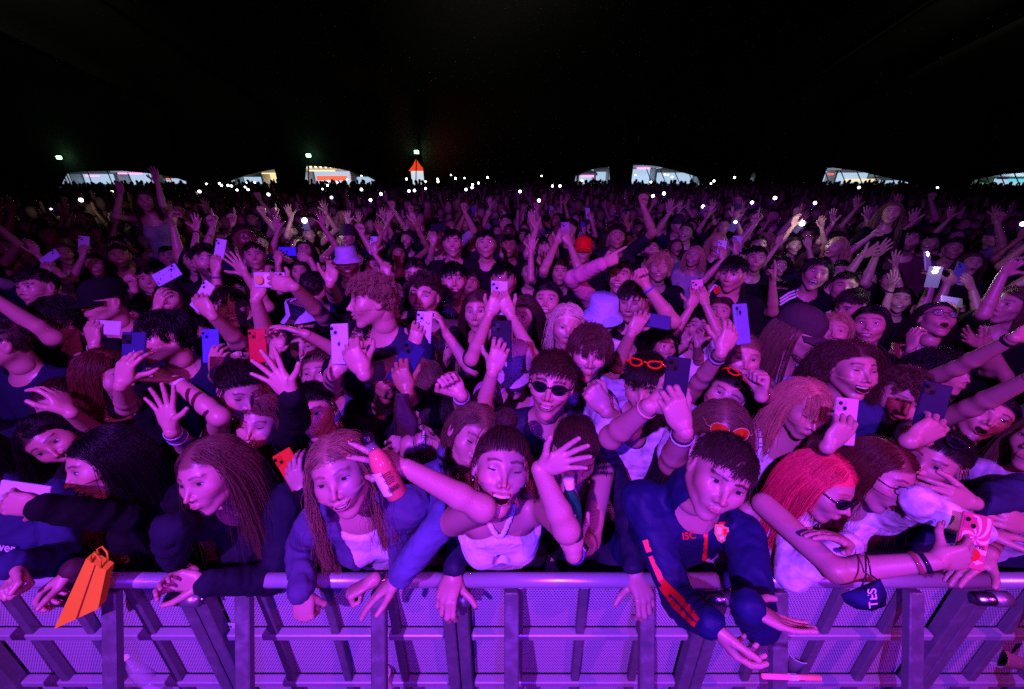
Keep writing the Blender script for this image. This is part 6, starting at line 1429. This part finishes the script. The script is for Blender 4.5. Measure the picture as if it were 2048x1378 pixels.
for idx, (_, x, y, h) in enumerate(fill):
    z = topx((x, y, h))[2]; lod = 1 if z < 2.6 else 2 if z < 5 else 3; i = int(r5.integers(len(spec)))
    if z < 2.6 and 'arms' in spec[i][1]: i = int(r5.choice([0,3,6,7,9]))
    key = (i, lod); first = key not in protos
    if first: protos[key] = build_proto(i, lod)
    src, ph = protos[key]
    ang = math.atan2(x, y)*-.8+r5.normal()*.3; sc = h/1.68
    root = src if first else copy_tree(src)
    root.location = (x, y, 0); root.rotation_euler = (0, 0, ang); root.scale = (sc, sc, sc)
    ci_ = int(r5.integers(len(darkc))); cc = darkc[ci_]
    for ch in root.children:
        if ch.name.split('.')[0] in ('t_shirt','sweatshirt','hoodie','vest_top'): ch.color = (*cc, 1)
    root.color = (*[PALE, PALE, MED, PALE, TAN][int(r5.integers(5))], 1) if i != 9 else (*BRN, 1)
    px, py, _z = topx((x, y, h)); d, an = spec[i][0], None
    dist = [(np.hypot(f[0]-x, f[1]-y), l) for f, l in anchors]; dm = min(dist)
    ds_ = sorted(dist)
    for dm in ds_[:6]:
        lb = ' '.join(f'{CN[ci_]} topped person with {d} by {short(dm[1])}'.split()[:16])
        if lb not in used_l: break
    dm = dm if lb not in used_l else ds_[0]; used_l[lb] = 1
    lb = f'{CN[ci_]} topped person with {d} by {short(dm[1])}' if ds_[0][0] < 1.8 else f'{CN[ci_]} topped person with {d} below {land(px)}'
    ws = lb.split(); lb = ' '.join(ws[:16]); tag(root, lb, 'person', grp)
    if ph is not None:
        p2 = ph if first else copy_tree(ph)
        if first: KEEP[key] = np.array(ph.location)
        v = KEEP[key]*sc; c_, s_ = math.cos(ang), math.sin(ang)
        p2.location = (x+v[0]*c_-v[1]*s_, y+v[0]*s_+v[1]*c_, v[2]); p2.rotation_euler = (0,0,ang); p2.scale = (sc,)*3; p2.color = (*PHC[nph % 6], 1); nph += 1
        p2['label'] = ' '.join((('phone held up by the person near the '+short(dm[1])) if dm[0] < 1.2 else f'phone held up among the dim rows below {land(px)}').split()[:16])
# ------------------------------------------------------------------ the far crowd as one mass
def uvs(n, m): 
    V = []; F = []
    for j in range(m+1):
        for i in range(n): a_ = math.pi*j/m; b_2 = 2*math.pi*i/n; V.append((math.sin(a_)*math.cos(b_2), math.sin(a_)*math.sin(b_2), math.cos(a_)))
    for j in range(m):
        for i in range(n): F.append((j*n+i, (j+1)*n+i, (j+1)*n+(i+1)%n, j*n+(i+1)%n))
    return np.array(V), np.array(F)
hV, hF = uvs(7, 5); hV = hV*[.075,.092,.115]
tprof = [(.055,.05,1.50),(.06,.055,1.44),(.19,.09,1.38),(.185,.12,1.2),(.15,.11,1.0),(.17,.12,.8),(.12,.10,.3),(.10,.09,.0)]
tV = np.array([(a_*math.cos(t), b_2*math.sin(t), z-1.62) for a_, b_2, z in tprof for t in np.linspace(0, 2*math.pi, 8)[:-1]]); tF = np.array([(i*7+k, i*7+(k+1)%7, (i+1)*7+(k+1)%7, (i+1)*7+k) for i in range(7) for k in range(7)])
def limb(p, q, r0, r1):
    t = unit(np.array(q)-p); a_ = unit(np.cross(t, [.3,.9,.1])); b_2 = np.cross(t, a_)
    V = [np.array(c)+r*(math.cos(th)*a_+math.sin(th)*b_2) for c, r in ((p, r0), (q, r1)) for th in (0, 1.57, 3.14, 4.71)]
    return np.array(V), np.array([(k, (k+1)%4, 4+(k+1)%4, 4+k) for k in range(4)]+[(4,5,6,7)])
VV = []; FF = []; CC = []; nb_ = 0
def put(V, F, c):
    global nb_
    VV.append(V); FF.append(F+nb_); CC.append(c if c.ndim == 2 else np.tile(c, (len(V), 1))); nb_ += len(V)
hm = (hV[:,2] > .045) | (hV[:,1] > .035)
for _, x, y, h in rest:
    if x*x+y*y > 44*44: continue
    sc = h/1.62; o_ = np.array([x, y, h]); a_ = r5.normal()*.5-math.atan2(x, y)*.5; Rr_ = Rz(a_)*sc
    sk = np.array(PALE if r5.random() < .7 else TAN); hr = np.array([H_BLK, H_BLK, H_DRK, H_BRN, H_BLD][int(r5.integers(5))]); cl = np.array(darkc[int(r5.integers(len(darkc)))])
    hh_ = hV*(1+.12*(hm[:,None])); put(hh_@Rr_.T+o_, hF, np.where(hm[:,None], hr, sk)); put(tV@Rr_.T+o_, tF, np.where((tV[:,2] > -.19)[:,None], sk, cl))
    if y < 24:
        for sd in (-1, 1):
            if r5.random() < .22:
                S0 = np.array([sd*.17,0,-.26]); E = S0+[sd*.06*r5.random(), -.16-.1*r5.random(), .06+.12*r5.random()]; W2 = E+np.array([-sd*.04+.1*r5.normal(), -.06*r5.random(), .24])
                slv = cl if r5.random() < .35 else sk
                for p_, q_, a1, a2, c3 in ((S0, E, .050, .040, slv), (E, W2, .040, .026, slv if slv is cl and r5.random() < .5 else sk), (W2, W2+[.02*r5.normal(), -.02, .15], .040, .022, sk)):
                    V_, F_ = limb(p_, q_, a1, a2); put(V_@Rr_.T+o_, F_, c3)
M_mass, n_, b_ = nodes('far_crowd_colours'); _a = n_.nodes.new('ShaderNodeAttribute'); _a.attribute_name = 'tint'; n_.links.new(_a.outputs['Vector'], b_.inputs['Base Color']); setp(b_, Roughness=.75)
me = raw_mesh('distant_crowd', np.concatenate(VV), [np.concatenate(FF)], (M_mass,), attrs={'tint': np.concatenate(CC)}); o = obj('distant_crowd', me); o['kind'] = 'stuff'; o['label'] = 'packed dark crowd filling the tent behind the nearer rows'; o['category'] = 'crowd'
# ------------------------------------------------------------------ phone torches over the far crowd
T = [(162,400,2.2),(224,383,1.2),(399,383,1.6),(413,368,1),(439,367,1.2),(443,371,1.1),(456,371,1.3),(463,372,1.2),(474,380,1.1),(490,374,1),(494,365,1),(509,365,1.1),(496,379,1.3),(537,389,1.7),(579,425,2.5),(609,441,3.2),(645,378,.9),(655,371,1.1),(657,362,1),(675,365,.8),(694,359,.8),(663,395,1.5),(723,379,1.6),(741,400,1.7),(762,388,1.7),(813,358,1.2),(818,382,1.5),(829,381,1.5),(851,377,1.2),(851,363,.9),(876,363,1.4),(875,358,1),(902,350,.8),(911,357,1.3),(932,379,1.5),(944,375,1.4),(945,369,1.2),(957,366,1.2),(975,355,1.1),(1040,383,1.6),(1078,401,1.9),(1105,372,1.3),(1120,372,1.5),(1164,361,1.2),(1083,352,.8),(1271,350,.8),(1306,392,1.8),(1328,387,1.9),(1302,364,1.1),(1330,349,.9),(1336,350,.9),(1344,354,1),(1406,413,1.9),(1422,367,.9),(1428,362,1.2),(1469,355,1.2),(1504,405,1.8),(1550,396,2),(1630,406,1.8),(1604,447,3),(1471,444,1.7),(1718,375,1.4),(1875,375,1),(1870,543,2.6),(2046,448,2.6),(102,418,.8),(723,352,.7),(929,356,.7)]
ordn = ['first','second','third','fourth','fifth','sixth','seventh','eighth','ninth','tenth','eleventh','twelfth','thirteenth','fourteenth','fifteenth']+['sixteenth','seventeenth','eighteenth','nineteenth','twentieth','twenty-first','twenty-second','twenty-third','twenty-fourth','twenty-fifth','twenty-sixth','twenty-seventh','twenty-eighth','twenty-ninth','thirtieth']
cntl = {}
for px, py, k in sorted(T):
    r_ = ray(px, py); hgt = 1.98 if py < 400 else 1.90; s_ = min((CAMZ-hgt)/max(-r_[2], 1e-3), 36)
    if py > 500: s_ = 2.9
    c = CAM+s_*r_; nrm = unit(CAM-c); s_ = topx(c)[2]; ln = land(px); j = cntl.get(ln, 0); cntl[ln] = j+1
    up_ = unit(np.array([r5.normal()*.4, 0, 1.])); up_ = unit(up_-nrm*(up_@nrm)); x_ = np.cross(up_, nrm); Rm = np.stack([x_, up_, nrm], 1)
    b = MB().box((0,-.04,0), (.073,.150,.009)); b.V = [np.concatenate(b.V)@Rm.T]; root = b.build('phone', M_plastic, loc=c); root.color = (.2,.18,.3,1)
    tag(root, f'phone with its torch lit, {ordn[j]} from the left below {ln}', 'phone', 'phone torches glowing over the crowd')
    rr_ = (k*1.45+.2)/800*s_; b = MB().lathe([(0,.008),(rr_,.008),(rr_*1.05,.005)], 9); b.V = [np.concatenate(b.V)@Rm.T]; b.build('torch_glare', M_torch, root)  # glowing disc widened beyond the LED to stand for its glare

for px, py, z_, w_ in ((609,441,4.6,5),(579,425,5.4,3),(1604,447,4.4,5),(1855,512,2.75,4),(1870,543,2.75,2.5),(162,400,7.5,4)):
    p = at(px, py, z_); plight('torch_beam', p-.12*unit(p-CAM)+np.array([0,0,.03]), w_*.5, (1,1,.95), .02)
